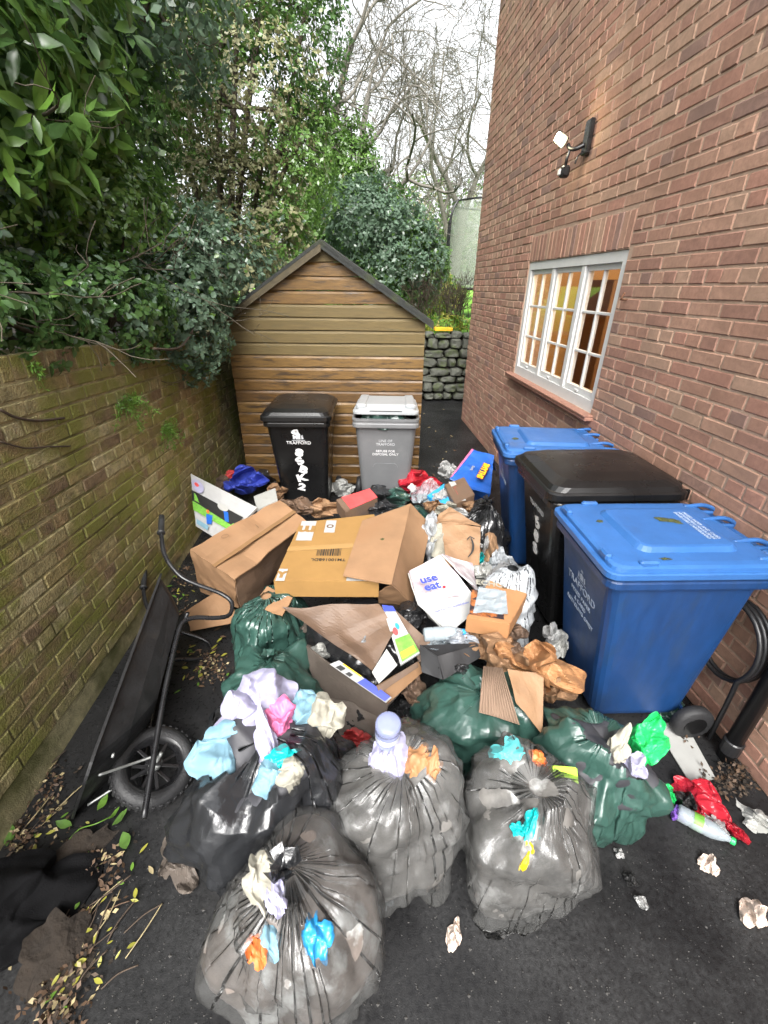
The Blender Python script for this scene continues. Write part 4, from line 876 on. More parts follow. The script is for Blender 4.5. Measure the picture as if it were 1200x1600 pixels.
    for it in range(iters):
        V = (X - P_) * .86; P_ = X.copy(); X = X + V; X[..., 2] -= .0009 * sag
        for rep in range(2):
            X[:, 0::2], X[:, 1::2] = pair(X[:, 0::2], X[:, 1::2], Lh[:, 0::2], 1)
            B = np.concatenate([X[:, 2::2], X[:, 0:1]], 1); A, B = pair(X[:, 1::2], B, Lh[:, 1::2], 1); X[:, 1::2] = A; X[:, 2::2] = B[:, :-1]; X[:, 0] = B[:, -1]
            n2 = (ntt // 2) * 2; a, b = pair(X[0:n2:2], X[1:n2:2], Lv[0:n2 - 1:2], 1); X[0:n2:2] = a; X[1:n2:2] = b
            m = (ntt - 1) // 2; a, b = pair(X[1:1 + 2 * m:2], X[2:2 + 2 * m:2], Lv[1:1 + 2 * m:2], 1); X[1:1 + 2 * m:2] = a; X[2:2 + 2 * m:2] = b
        # a little bending stiffness
        X[1:-1] += (.25 * (X[2:] + X[:-2]) + .25 * (np.roll(X, -1, 1) + np.roll(X, 1, 1))[1:-1] - X[1:-1]) * bend
        r, l = rad(X); k = np.maximum(r * 1.004 / l, 1.0); X = X * k[..., None]
        lim = np.minimum(1.0, r * shell / np.linalg.norm(X, axis=-1)); X = X * lim[..., None]
        X[..., 2] = np.maximum(X[..., 2], fl); X[-1] = top; X[0] = bot
    if fine:                                   # crisp crumples too small for the relaxation
        q = X.reshape(-1, 3); dn = q / (np.linalg.norm(q, axis=1, keepdims=True) + 1e-9); msk = np.clip(.5 + 1.1 * vnoise(q * 9, seed + 70), 0, 1)
        q = q + dn * (fine * (.010 * crump(q, seed + 71, .11, 6) + .006 * crump(q, seed + 72, .045, 6) * msk))[:, None]; X = q.reshape(X.shape); X[..., 2] = np.maximum(X[..., 2], fl); X[-1] = top
    zr = np.clip((X[..., 2] - fl) / h, 0, 1); W = X + np.array([c[0], c[1], cz]); W[..., 0] += lean[0] * zr; W[..., 1] += lean[1] * zr
    dj = D.reshape(-1, 3) * (RG.reshape(-1) * .95)[:, None]; dj[:, 2] = np.maximum(dj[:, 2], fl + .003); zr = np.clip((dj[:, 2] - fl) / h, 0, 1); Q = dj + np.array([c[0], c[1], cz]); Q[:, 0] += lean[0] * zr; Q[:, 1] += lean[1] * zr
    return W.reshape(-1, 3), nth, ntt, Q, NT, NP
def sack_faces(nth, ntt):
    F = []
    for j in range(ntt - 1):
        for i in range(nth):
            i2 = (i + 1) % nth; F.append((j * nth + i, j * nth + i2, (j + 1) * nth + i2, (j + 1) * nth + i))
    return F
def compact(V, F):
    used = sorted(set(i for f in F for i in f)); m = {a: b for b, a in enumerate(used)}; return V[used], [tuple(m[i] for i in f) for f in F]
def sack(name, label, c, rx, ry, h, z0, mat, fill, seed, holes=(), tie=True, tie_mat=None, **kw):
    """a filled sack; holes are (u, v, ru, rv) openings seen in the film. Returns thing and the surface point of each hole"""
    t = thing(name, label, 'rubbish bag', (c[0], c[1], z0))
    V, nth, ntt, Q, qa, qb = film_sim(c, rx, ry, h, z0, seed, tied=tie, **kw); F = sack_faces(nth, ntt); Fa = np.array(F); cen = V[Fa].mean(1)
    a, b = V[Fa[:, 1]] - V[Fa[:, 0]], V[Fa[:, 3]] - V[Fa[:, 0]]; N = np.cross(a, b); facing = (N * (CAM - cen)).sum(1) > 0
    if facing.mean() < .2: facing = ~facing
    u, v, zc = proj(cen); keep = np.ones(len(F), bool); hits = []
    for k, (hu, hv, ru, rv) in enumerate(holes):
        jit = 1.05 + .35 * vnoise(np.stack([u / 14, v / 14, np.full_like(u, seed + k)], 1), seed + k); d = ((u - hu) / ru) ** 2 + ((v - hv) / rv) ** 2
        cc_ = np.array([c[0], c[1], z0 + h * .45]); side = ((cen - cc_) * (CAM - cc_)).sum(1) > 0; ins = side & (d < jit ** 2); near = side & (d < 2.0)
        dc = np.linalg.norm(cen - CAM, axis=1); hits.append(cen[near & (dc <= np.quantile(dc[near], .35))].mean(0) if near.any() else None); keep &= ~ins
    Vs, Fs = compact(V, [F[i] for i in range(len(F)) if keep[i]])
    mk('film', Vs, Fs, mat, t, smooth=True)
    if fill:
        mk('contents', Q, sack_faces(qa, qb), fill, t, smooth=True)
    if tie:
        tp = V[-nth:].mean(0); rgn = np.random.RandomState(seed); K = []
        for k in range(9):     # the gathered neck above the knot
            an = 6.28 * k / 9 + rgn.rand(); L = rgn.uniform(.03, .075); d = np.array([math.cos(an) * .7, math.sin(an) * .7, rgn.uniform(.25, .9)])
            n_ = np.array([-math.sin(an), math.cos(an), 0]); wv = rgn.uniform(.012, .028)
            for q in range(4):
                f = q / 3; p = tp + d * L * f + np.array([0, 0, .012 + .02 * f * rgn.normal() * .3]); ww = wv * (.25 + f) * rgn.uniform(.7, 1.2); off = np.array([0, 0, .010 * math.sin(k * 2.1 + q * 1.7)]); K.append(p - n_ * ww + off); K.append(p + n_ * ww - off)
        Fk = [(k * 8 + q * 2, k * 8 + q * 2 + 1, k * 8 + q * 2 + 3, k * 8 + q * 2 + 2) for k in range(9) for q in range(3)]
        kn = np.array([[.020 * math.cos(a) * (1 + .3 * math.sin(3 * a + z_)), .020 * math.sin(a), .012 * z_] for z_ in (-1.2, -.3, .6, 1.3) for a in np.linspace(0, 6.2832, 10, endpoint=False)]) + tp + np.array([0, 0, .008])
        Fn = [(j * 10 + i, j * 10 + (i + 1) % 10, (j + 1) * 10 + (i + 1) % 10, (j + 1) * 10 + i) for j in range(3) for i in range(10)]
        Vn, Fn = join((K, Fk), (kn, Fn)); mk('tied_neck', Vn, Fn, tie_mat or mat, t, smooth=True)
    return t, hits
def lump(name, label, cat, p, ru, rv, mat, seed, depth=None, cr=.15, rnd=.75, rot=0.0, group=None, grow=1.35, inset=1.15):
    """crumpled cloth, film or paper seen at p; ru, rv its half size in photograph pixels"""
    p = np.asarray(p, float); d = p - CAM; L = np.linalg.norm(d); d /= L; ex = np.cross(d, [0, 0, 1]); ex /= np.linalg.norm(ex); ey = np.cross(ex, d)
    zc = float(proj(p[None])[2][0]); k = zc / FPX * grow; a, b = ru * k, rv * k; dep = (depth if depth else .55 * min(a, b))
    n = 46; g = np.linspace(-1, 1, n + 1); S, Tq = np.meshgrid(g, g); S, Tq = S.reshape(-1), Tq.reshape(-1)
    rad = np.maximum(np.abs(S), np.abs(Tq)); an = np.arctan2(Tq, S); sq = rad * (1 - .30 * (1 - np.maximum(np.abs(np.cos(an)), np.abs(np.sin(an)))) / .2929)
    out = 1 + .18 * vnoise(np.stack([np.cos(an) * 1.7 + seed, np.sin(an) * 1.7, np.zeros_like(an)], 1), seed) + .06 * vnoise(np.stack([np.cos(an) * 5 + seed, np.sin(an) * 5, np.zeros_like(an)], 1), seed + 1)
    X0, Y0 = np.cos(an) * sq * out, np.sin(an) * sq * out
    q = np.stack([X0, Y0, np.full_like(X0, seed * .37)], 1); rs_ = np.random.RandomState(seed); hgt = np.zeros(len(q)); dx = np.zeros((len(q), 2))
    q2 = q + .16 * np.stack([vnoise(q * 2.2, seed + 2), vnoise(q * 2.2, seed + 3), 0 * X0], 1)
    for lam_, cnt, amp_ in ((1.15, 4, .15), (.55, 5, .13), (.27, 5, .085)):
        for k2 in range(cnt):
            t_ = rs_.uniform(0, 6.283); d_ = np.array([math.cos(t_), math.sin(t_)]); l_ = lam_ * rs_.uniform(.7, 1.4); y_ = (q2[:, :2] @ d_ / l_ + rs_.rand()) % 1
            tri = np.abs(y_ - .5) * 4 - 1; hgt += amp_ * l_ * tri * 1.5; dx -= np.outer(tri, d_) * amp_ * l_ * .35
    V = np.stack([X0 + dx[:, 0], Y0 + dx[:, 1], 1.0 - 1.25 * (sq ** 2.4) + hgt * cr * 5.5], 1)
    F = [(j * (n + 1) + i, j * (n + 1) + i + 1, (j + 1) * (n + 1) + i + 1, (j + 1) * (n + 1) + i) for j in range(n) for i in range(n)]
    ca, sa = math.cos(rot), math.sin(rot); x, y = V[:, 0] * a, V[:, 1] * b; x, y = x * ca - y * sa, x * sa + y * ca
    W = p + d * dep * inset + x[:, None] * ex + y[:, None] * ey - (V[:, 2] * dep)[:, None] * d
    W[:, 2] = np.maximum(W[:, 2], .004)
    o = mk(name, W, F, mat, smooth=cr < .2); return tag(o, label, cat, group)
def patch(c, n=14, amp=.006, seed=0, lam=.12, th=.008, sag=0.0):
    """sheet through four world corners with creases and thickness"""
    c = [np.array(tuple(q), float) for q in c]; u = np.linspace(0, 1, n + 1); U, Vv = np.meshgrid(u, u)
    Pp = (c[0] * ((1 - U) * (1 - Vv))[..., None] + c[1] * (U * (1 - Vv))[..., None] + c[2] * (U * Vv)[..., None] + c[3] * ((1 - U) * Vv)[..., None]).reshape(-1, 3)
    nn = np.cross(c[1] - c[0], c[3] - c[0]); nn /= np.linalg.norm(nn); nn = nn if nn[2] > 0 else -nn
    sg = (4 * U * (1 - U) * 4 * Vv * (1 - Vv)).reshape(-1)
    dsp = amp * crump(Pp, seed + 40, lam, 6) * 1.6 + amp * .7 * fbm(Pp / lam * .8, seed + 41, 2) - sag * sg
    A = Pp + nn * dsp[:, None]; B = A - nn * th; m = n + 1; F = []; K = m * m
    for j in range(n):
        for i in range(n): q = (j * m + i, j * m + i + 1, (j + 1) * m + i + 1, (j + 1) * m + i); F.append(q); F.append(tuple(K + a for a in q[::-1]))
    ring = [i for i in range(m)] + [j * m + n for j in range(1, m)] + [n * m + i for i in range(n - 1, -1, -1)] + [j * m for j in range(n - 1, 0, -1)]
    for i in range(len(ring)): a, b = ring[i], ring[(i + 1) % len(ring)]; F.append((b, a, K + a, K + b))
    return np.concatenate([A, B]), F
def pp(*q): return [P(*a) for a in q]
def panel(name, corners, mat, parent, **kw): V, F = patch(pp(*corners), **kw); return mk(name, V, F, mat, parent, smooth=False)
def base_of(*corners):
    q = pp(*corners); return (sum(a.x for a in q) / len(q), sum(a.y for a in q) / len(q), 0.0)
def rel(t, m): mm = m.copy(); mm.translation = m.translation - t.location; return mm
def quadprint(name, t, m, x0, x1, y0, y1, mat, dz=.0):
    V, F = boxvf(x0, x1, y0, y1, dz, dz + .0008); mk(name, [m @ Vector(p) for p in V], F, mat, t)
def hexa(top, down):
    t = [Vector(q) for q in top]; b = [q + Vector(down) for q in t]; V = b + t
    return V, [(0, 3, 2, 1), (4, 5, 6, 7), (0, 1, 5, 4), (1, 2, 6, 5), (2, 3, 7, 6), (3, 0, 4, 7)]
def hexb(top, down, b=.004):
    V, F = hexa(top, down); bm = bmesh.new(); vs = [bm.verts.new(p) for p in V]
    for q in F: bm.faces.new([vs[i] for i in q])
    bmesh.ops.recalc_face_normals(bm, faces=bm.faces[:]); bmesh.ops.bevel(bm, geom=bm.edges[:], offset=b, segments=2, affect='EDGES'); bm.verts.index_update()
    V = [tuple(v.co) for v in bm.verts]; F = [[v.index for v in f.verts] for f in bm.faces]; bm.free(); return V, F

# ------------------------------------------------------------------ the four grey sacks in front
def inside(t, hits, items, seed):
    for k, ((hu, hv, ru, rv), hit) in enumerate(zip([i[0] for i in items], hits)):
        if hit is None: continue
        _, nm, lb, ct, mt = items[k][:5]; rest = items[k][5] if len(items[k]) > 5 else {}
        d = ray(hu, hv); d = np.array(d) / np.linalg.norm(d); p = CAM + d * np.dot(hit - CAM, d) / 1.0
        lump(nm, lb, ct, p, ru, rv, mt, seed + k * 3, **rest)
I1 = [((p[0][0], p[0][1], p[0][2] * 1.28, p[0][3] * 1.2),) + tuple(p[1:]) for p in [((408, 1088, 34, 30), 'crumpled_cloth', 'white lilac cloth bursting from the top of the large torn sack', 'cloth', 'lilac'), ((374, 1125, 26, 26), 'crumpled_cloth', 'lilac tinted sheet folded at the left of the torn sack', 'cloth', 'lilac'), ((350, 1168, 30, 30), 'crumpled_cloth', 'pale blue cloth in the left tear of the large sack', 'cloth', 'pale_blue'),
      ((440, 1126, 17, 24), 'plastic_packet', 'shiny pink packet beside the white cloth in the sack', 'packet', 'pink'), ((480, 1112, 20, 22), 'crumpled_cloth', 'aqua cloth next to the pink packet', 'cloth', 'pale_blue'), ((505, 1120, 22, 24), 'crumpled_cloth', 'cream white cloth at the right tear of the large sack', 'cloth', 'cream'),
      ((443, 1182, 17, 11), 'plastic_packet', 'bright teal packet in the middle of the large sack', 'packet', 'teal'), ((417, 1165, 10, 36), 'crumpled_cloth', 'narrow white strip of cloth showing down the middle of the large sack', 'cloth', 'lilac'), ((455, 1208, 18, 17), 'crumpled_tissue', 'white tissue ball below the teal packet', 'tissue', 'cream'), ((424, 1218, 18, 20), 'crumpled_cloth', 'light blue and white cloth at the lower tear of the large sack', 'cloth', 'pale_blue')]]
t1, h1 = sack('rubbish_sack', 'large torn dark sack of laundry beside the wheelbarrow wheel', (-.419, .975), .285, .285, .66, 0, 'film_dark', 'fill_dark', 101, [i[0] for i in I1], tie=False, nth=260, ntt=160)
inside(t1, h1, I1, 200)
I2 = [((592, 1190, 15, 22), 'crumpled_paper', 'white paper with a torn edge in the sack with the bottle', 'paper', 'lilac'), ((618, 1185, 20, 30), 'crumpled_paper', 'lilac white paper under the plastic bottle', 'paper', 'lilac'), ((655, 1193, 22, 26), 'card_piece', 'orange brown card poking from the sack with the bottle', 'card', 'kraft_orange', dict(cr=.08)), ((678, 1195, 10, 20), 'card_piece', 'narrow orange card edge at the right of the bottle sack', 'card', 'kraft_orange', dict(cr=.08))]
t2, h2 = sack('rubbish_sack', 'grey see through sack with a plastic bottle sticking out of its top', (.06, .925), .225, .225, .555, 0, 'film_grey', 'fill_mixed', 133, [i[0] for i in I2], tie=False, nth=240, ntt=150)
inside(t2, h2, I2, 260)
I3 = [((795, 1182, 22, 22), 'plastic_packet', 'aqua wipes packet at the top of the sack with yellow scrap', 'packet', 'aqua', dict(cr=.12)), ((840, 1186, 13, 12), 'plastic_packet', 'small striped packet beside the aqua wipes', 'packet', 'orange'), ((832, 1290, 11, 22), 'plastic_scrap', 'teal plastic scrap in the tear of the right hand grey sack', 'plastic', 'teal'), ((812, 1298, 10, 9), 'plastic_scrap', 'dark teal sliver left of the upright teal scrap', 'plastic', 'teal'), ((823, 1335, 10, 20), 'plastic_scrap', 'bright yellow plastic scrap in the tear of the grey sack', 'plastic', 'yellow')]
t3, h3 = sack('rubbish_sack', 'grey see through sack with a yellow scrap and green box showing', (.535, .86), .24, .24, .52, 0, 'film_grey', 'fill_mixed', 158, [i[0] for i in I3], tie=False, nth=240, ntt=150)
inside(t3, h3, I3, 300)
I4 = [((410, 1378, 24, 36), 'crumpled_cloth', 'white cloth in the upper tear of the knotted sack', 'cloth', 'cream'), ((432, 1402, 12, 24), 'crumpled_cloth', 'lilac cloth beside the white cloth in the knotted sack', 'cloth', 'lilac'), ((492, 1466, 20, 28), 'plastic_packet', 'bright blue packet poking out below the knot', 'packet', 'sky_blue', dict(cr=.12)), ((400, 1482, 13, 19), 'food_packet', 'orange food packet inside the knotted sack', 'packet', 'orange'), ((422, 1466, 14, 22), 'plastic_packet', 'pale blue wrapper between the knot and the orange packet', 'packet', 'pale_blue')]
t4, h4 = sack('rubbish_sack', 'knotted grey see through sack standing alone on the asphalt', (-.262, .605), .240, .222, .52, 0, 'film_grey', 'fill_warm', 177, [i[0] for i in I4], tie=True, tie_mat='film_dark', lump=.10, knot=(0, -.02), nth=260, ntt=160)
inside(t4, h4, I4, 340)
# ------------------------------------------------------------------ green, black and white bags
sack('rubbish_sack', 'green bag leaning under the cardboard cartons by the barrow legs', (-.655, 1.90), .215, .23, .45, 0, 'film_green', None, 205, tie=False, nth=200, ntt=130)
sack('rubbish_sack', 'low green bag between the barrow legs and the laundry sack', (-.55, 1.50), .23, .19, .40, 0, 'film_green', None, 214, tie=True, nth=200, ntt=130)
sack('rubbish_sack', 'green bag under the crumpled brown paper and corrugated card', (.455, 1.36), .27, .24, .40, 0, 'film_green', None, 226, tie=True, nth=220, ntt=140)
I5 = [((966, 1172, 14, 30), 'crumpled_cloth', 'white and tan cloth in the tear of the green bag', 'cloth', 'cream'), ((1008, 1160, 23, 34), 'plastic_packet', 'vivid green packet spilling from the torn green bag', 'packet', 'vivid_green', dict(cr=.28)), ((990, 1198, 16, 17), 'crumpled_paper', 'lilac grey paper below the vivid green packet', 'paper', 'lilac')]
t5, h5 = sack('rubbish_sack', 'torn green bag spilling rubbish beside the near blue bin', (.885, 1.10), .215, .20, .47, 0, 'film_green', 'fill_dark', 239, [i[0] for i in I5], tie=False, nth=220, ntt=140)
inside(t5, h5, I5, 380)
sack('rubbish_sack', 'plain black bag between the paper bag and the black bin', (.745, 2.74), .165, .19, .62, 0, 'film_black', None, 251, tie=True)
sack('rubbish_sack', 'white carrier bag leaning against the blue bin', (.725, 1.985), .150, .165, .70, 0, 'film_white', None, 263, tie=False)
sack('rubbish_sack', 'dark bag under the flattened cartons', (-.1, 1.85), .30, .28, .36, 0, 'film_black', None, 271, tie=True)
sack('rubbish_sack', 'dark bag beneath the cafe carrier bag', (.42, 2.15), .28, .30, .38, 0, 'film_black', None, 283, tie=True)
sack('rubbish_sack', 'green sack bulging under the propped grey lid', (.012, 3.70), .20, .08, .16, .90, 'film_green', None, 291, tie=False)
# ------------------------------------------------------------------ cartons
A1, A2, A3, A4 = (297, 858, .50), (437, 781, .54), (480, 815, .50), (366, 906, .48)
ca = thing('cardboard_box', 'large slumped brown carton with an open flap near the barrow handles', 'box', base_of(A1, A2, A3, A4), group='cartons on the heap')
panel('top_panel', [A1, A2, A3, A4], 'card', ca, amp=.013, lam=.22, sag=.02, seed=1, n=22); panel('tape', [(331, 883, .501), (458, 797, .531), (463, 800, .528), (336, 886, .499)], 'tape_brown', ca, amp=.002, th=.001, seed=1); panel('side_panel', [A1, A4, (372, 950, .20), (312, 925, .18)], 'card', ca, amp=.008, seed=2)
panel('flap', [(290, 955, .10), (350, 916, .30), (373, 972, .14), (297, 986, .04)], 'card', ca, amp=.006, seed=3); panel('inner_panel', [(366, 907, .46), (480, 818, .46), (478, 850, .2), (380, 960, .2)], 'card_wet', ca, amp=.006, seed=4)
panel('back_panel', [A1, A2, (430, 800, .25), (305, 880, .2)], 'card', ca, amp=.006, seed=5)
m = frame(P(352, 838, .527), P(420, 800, .54) - P(330, 850, .51), P(352, 810, .53) - P(352, 850, .52)); text('printed_mark', 'O', 'print_brown', ca, rel(ca, m), .07, off=-.002); m.translation = P(402, 822, .535); text('printed_mark', '/', 'print_brown', ca, rel(ca, m), .07)
# carton with folded flap and big right side
cb = thing('cardboard_box', 'opened brown carton with one broad flap lying over the printed box', 'box', base_of((568, 812, .6), (642, 787, .6), (611, 911, .6), (536, 898, .6)), group='cartons on the heap')
panel('flap', [(566, 812, .60), (642, 787, .635), (612, 912, .605), (536, 899, .595)], 'card', cb, amp=.005, lam=.3, sag=-.004, seed=6)
panel('side_panel', [(642, 787, .632), (672, 818, .50), (650, 946, .26), (613, 911, .60)], 'card', cb, amp=.008, lam=.3, seed=7); panel('front_panel', [(613, 912, .598), (648, 946, .26), (592, 943, .30), (590, 925, .45)], 'card', cb, amp=.005, seed=8)
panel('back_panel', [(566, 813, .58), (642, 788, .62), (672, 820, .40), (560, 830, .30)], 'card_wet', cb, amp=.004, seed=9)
# the printed flat box
T = pp((469, 816, .575), (585, 803, .580), (592, 908, .560), (427, 907, .560))
tb = thing('cardboard_box', 'flat golden brown box with white corner labels and a printed barcode', 'box', (sum(q.x for q in T) / 4, sum(q.y for q in T) / 4, .46), group='cartons on the heap')
V, F = hexb(T, (0, 0, -.115)); mk('carton', V, F, 'card_gold', tb)
mT = frame(T[3], T[2] - T[3], T[0] - T[3]); wT = (T[2] - T[3]).length; hT = (T[0] - T[3]).length; mT.translation += mT.to_3x3() @ Vector((0, 0, .0012))
inv = mT.inverted()
def tq(u, v): q = inv @ P(u, v, .568); return q.x, q.y
def tquad(name, u0, v0, u1, v1, mat, dz=0): (xa, ya), (xb, yb) = tq(u0, v1), tq(u1, v0); quadprint(name, tb, mT, min(xa, xb), max(xa, xb), min(ya, yb), max(ya, yb), mat, dz)
tquad('label', 462, 816, 495, 845, 'paper_white'); tquad('label', 506, 815, 526, 833, 'paper_white'); tquad('label', 430, 888, 450, 906, 'paper_white'); tquad('label', 541, 898, 583, 906, 'paper_white')
x, y = tq(479, 829); m = rel(tb, mT @ Matrix.Translation((x, y, .0012))); text('symbol', 'm', 'card_gold', tb, m @ Matrix.Rotation(math.pi, 4, 'Z'), .15, off=.006)
x, y = tq(516, 824); text('symbol', 'O', 'print_brown', tb, rel(tb, mT @ Matrix.Translation((x, y, .0012))), .06, off=.002)
x, y = tq(440, 897); text('symbol', 'Y', 'card_gold', tb, rel(tb, mT @ Matrix.Translation((x, y, .0012))), .07, off=.006)
x, y = tq(513, 874); text('lettering', 'TM10016BDL', 'print_black', tb, rel(tb, mT @ Matrix.Translation((x, y, .0004)) @ Matrix.Rotation(math.pi, 4, 'Z')), .036, off=.0006)
(xa, ya), (xb, yb) = tq(494, 868), tq(534, 856); rgb = random.Random(2); bx = xa; Vb = []
while bx < xb:
    ww = rgb.choice([.003, .003, .006, .009]); Vb.append(boxvf(bx, bx + ww, ya, yb, .0002, .0008)); bx += ww + rgb.choice([.003, .005])
V, F = join(*Vb); mk('barcode', [mT @ Vector(p) for p in V], F, 'print_black', tb)
V, F = patch([T[0].lerp(T[3], .48) + Vector((0, 0, .002)), T[1].lerp(T[2], .48) + Vector((0, 0, .002)), T[1].lerp(T[2], .55) + Vector((0, 0, .002)), T[0].lerp(T[3], .55) + Vector((0, 0, .002))], 8, .0004, 3, .2, .0006); mk('tape', V, F, 'tape_clear', tb)
q = P(598, 843, .612); clump('moss_clump', 'tiny green moss tuft on the broad cardboard flap', (q.x, q.y, .612), .014, .012, .008, 'moss', 8)
# wet brown sheet and corrugated offcut
V, F = patch(pp((441, 949, .47), (592, 943, .47), (618, 984, .42), (581, 1049, .34)), 26, .016, 11, .13, .004, sag=.02); tag(mk('kraft_sheet', V, F, 'card_wet'), 'wet creased brown sheet hanging below the printed box', 'cardboard', 'loose cardboard')
V, F = patch(pp((394, 945, .44), (418, 916, .45), (457, 934, .475), (441, 962, .455)), 10, .004, 12, .1, .006); tag(mk('corrugated_piece', V, F, 'card'), 'small torn corrugated scrap resting on the green bag', 'cardboard', 'loose cardboard')
# crushed carton holding toy packaging
cc = thing('cardboard_box', 'crushed dark brown carton full of toy packaging', 'box', base_of((469, 1003, .3), (605, 1102, .2), (654, 1033, .3)), group='cartons on the heap')
panel('side_panel', [(466, 1001, .36), (606, 1102, .26), (600, 1135, .10), (500, 1090, .10)], 'card_grey', cc, amp=.010, lam=.2, seed=13); panel('lower_flap', [(510, 1090, .14), (600, 1108, .20), (590, 1150, .06), (530, 1150, .04)], 'card_grey', cc, amp=.010, seed=14)
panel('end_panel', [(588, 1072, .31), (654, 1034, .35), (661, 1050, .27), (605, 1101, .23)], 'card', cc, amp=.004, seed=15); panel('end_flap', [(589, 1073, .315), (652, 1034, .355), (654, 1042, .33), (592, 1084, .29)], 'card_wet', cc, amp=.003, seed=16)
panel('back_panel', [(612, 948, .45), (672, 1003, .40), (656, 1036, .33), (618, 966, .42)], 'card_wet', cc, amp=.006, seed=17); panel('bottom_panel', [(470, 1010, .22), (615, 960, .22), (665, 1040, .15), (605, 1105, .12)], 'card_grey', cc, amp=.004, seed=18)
def printed(name, label, cat, corners, mat, prints, th=.012, seed=0, amp=.002, group=None, z0=0.0):
    """flat packaging: a slab with printed fields given in unit coordinates of its face"""
    q = pp(*corners); t = thing(name, label, cat, (sum(a.x for a in q) / 4, sum(a.y for a in q) / 4, min(a.z for a in q)), group=group)
    V, F = patch(q, 8, amp, seed, .15, th); mk('board', V, F, mat, t)
    nn = (q[1] - q[0]).cross(q[3] - q[0]).normalized(); nn = nn if nn.z > 0 else -nn
    def bl(u, v): return q[0] * ((1 - u) * (1 - v)) + q[1] * (u * (1 - v)) + q[2] * (u * v) + q[3] * ((1 - u) * v)
    for i, (poly, mt) in enumerate(prints):
        k = len(poly); off = nn * (amp * 2.2 + .0015 + .0006 * i); V = [bl(a, b) + off for a, b in poly] + [bl(a, b) + off - nn * .0004 for a, b in poly]
        mk('printed_field', V, [tuple(range(k)), tuple(range(2 * k - 1, k - 1, -1))] + [(j, k + j, k + (j + 1) % k, (j + 1) % k) for j in range(k)], mt, t)
    return t
def rect(a, b, c, d): return [(a, b), (c, b), (c, d), (a, d)]
def disc(cx, cy, r, ry=None, n=14): return [(cx + r * math.cos(6.2832 * k / n), cy + (ry or r) * math.sin(6.2832 * k / n)) for k in range(n)]
printed('toy_box', 'upright toy packet printed with a green lawn and a white panel', 'packaging', [(597, 946, .46), (614, 948, .46), (656, 1020, .39), (626, 1039, .37)], 'paper_white', [(rect(.0, .0, 1, .12), 'navy_print'), (rect(.1, .62, 1, .98), 'print_green'), (rect(.15, .84, .9, .95), 'lime'), (disc(.3, .5, .16, .07), 'red_print'), (disc(.55, .42, .13, .06), 'sky_blue')], seed=20)
printed('card_sheet', 'grey white card standing beside the toy packet', 'packaging', [(581, 1050, .35), (604, 1014, .39), (621, 1039, .365), (592, 1068, .33)], 'paper_grey', [], seed=21, th=.004)
printed('flat_package', 'blue and white printed strip in the crushed carton', 'packaging', [(515, 1038, .345), (530, 1032, .35), (612, 1090, .285), (603, 1098, .275)], 'paper_white', [(rect(.02, .5, .98, .98), 'navy_print'), (rect(.8, .1, .96, .45), 'yellow_print'), (rect(.05, .1, .6, .2), 'print_black'), (rect(.05, .28, .5, .36), 'print_black')], seed=22, th=.006)
# black plastic tray
bt = thing('plastic_tray', 'broken black plastic tray between the toy packet and brown paper', 'tray', base_of((658, 1008, .3), (747, 1008, .3), (690, 1060, .3)))
panel('tray_side', [(656, 1007, .44), (684, 1026, .435), (692, 1062, .37), (659, 1050, .36)], 'black_plastic', bt, amp=.002, seed=23); panel('tray_side', [(684, 1025, .438), (747, 1007, .44), (751, 1027, .40), (693, 1062, .37)], 'black_plastic', bt, amp=.002, seed=24); panel('tray_floor', [(657, 1008, .42), (746, 1005, .42), (750, 1027, .40), (684, 1030, .41)], 'black_plastic', bt, amp=.002, seed=25)
# cafe carrier bag
wb = thing('paper_carrier_bag', 'white and pink paper carrier bag with blue lettering', 'carrier bag', base_of((639, 895, .4), (735, 912, .4), (700, 988, .4)))
W1, W2, W3, W4 = (639, 894, .52), (688, 866, .58), (740, 915, .52), (655, 944, .46)
panel('front', [W4, (738, 926, .50), W2, W1], 'paper_pink', wb, amp=.010, lam=.12, seed=26, n=22); panel('base', [(654, 943, .46), (739, 924, .50), (746, 952, .42), (702, 990, .34)], 'paper_white', wb, amp=.008, lam=.12, seed=27, n=18)
panel('side', [(740, 912, .52), (690, 866, .57), (738, 880, .44), (752, 940, .36)], 'paper_pink', wb, amp=.008, seed=28); panel('gusset', [(639, 895, .51), (655, 944, .455), (702, 990, .335), (672, 965, .30)], 'paper_grey', wb, amp=.006, seed=29)
mw_ = frame(P(672, 913, .520), P(722, 903, .528) - P(650, 920, .505), P(672, 893, .535) - P(675, 930, .498)); mw_.translation += mw_.to_3x3() @ Vector((0, 0, .017))
text('lettering', 'use\neat', 'navy_print', wb, rel(wb, mw_), .075, off=.002, space=.75); text('full_stop', '.', 'red', wb, rel(wb, mw_ @ Matrix.Translation((.062, -.028, 0))), .10, off=.003)
mw_ = frame(P(705, 950, .452), P(740, 935, .47) - P(670, 955, .445), P(703, 932, .475) - P(708, 965, .42)); mw_.translation += mw_.to_3x3() @ Vector((0, 0, .014)); text('small_print', 'made from 75% recycled plastic', 'navy_print', wb, rel(wb, mw_), .016)
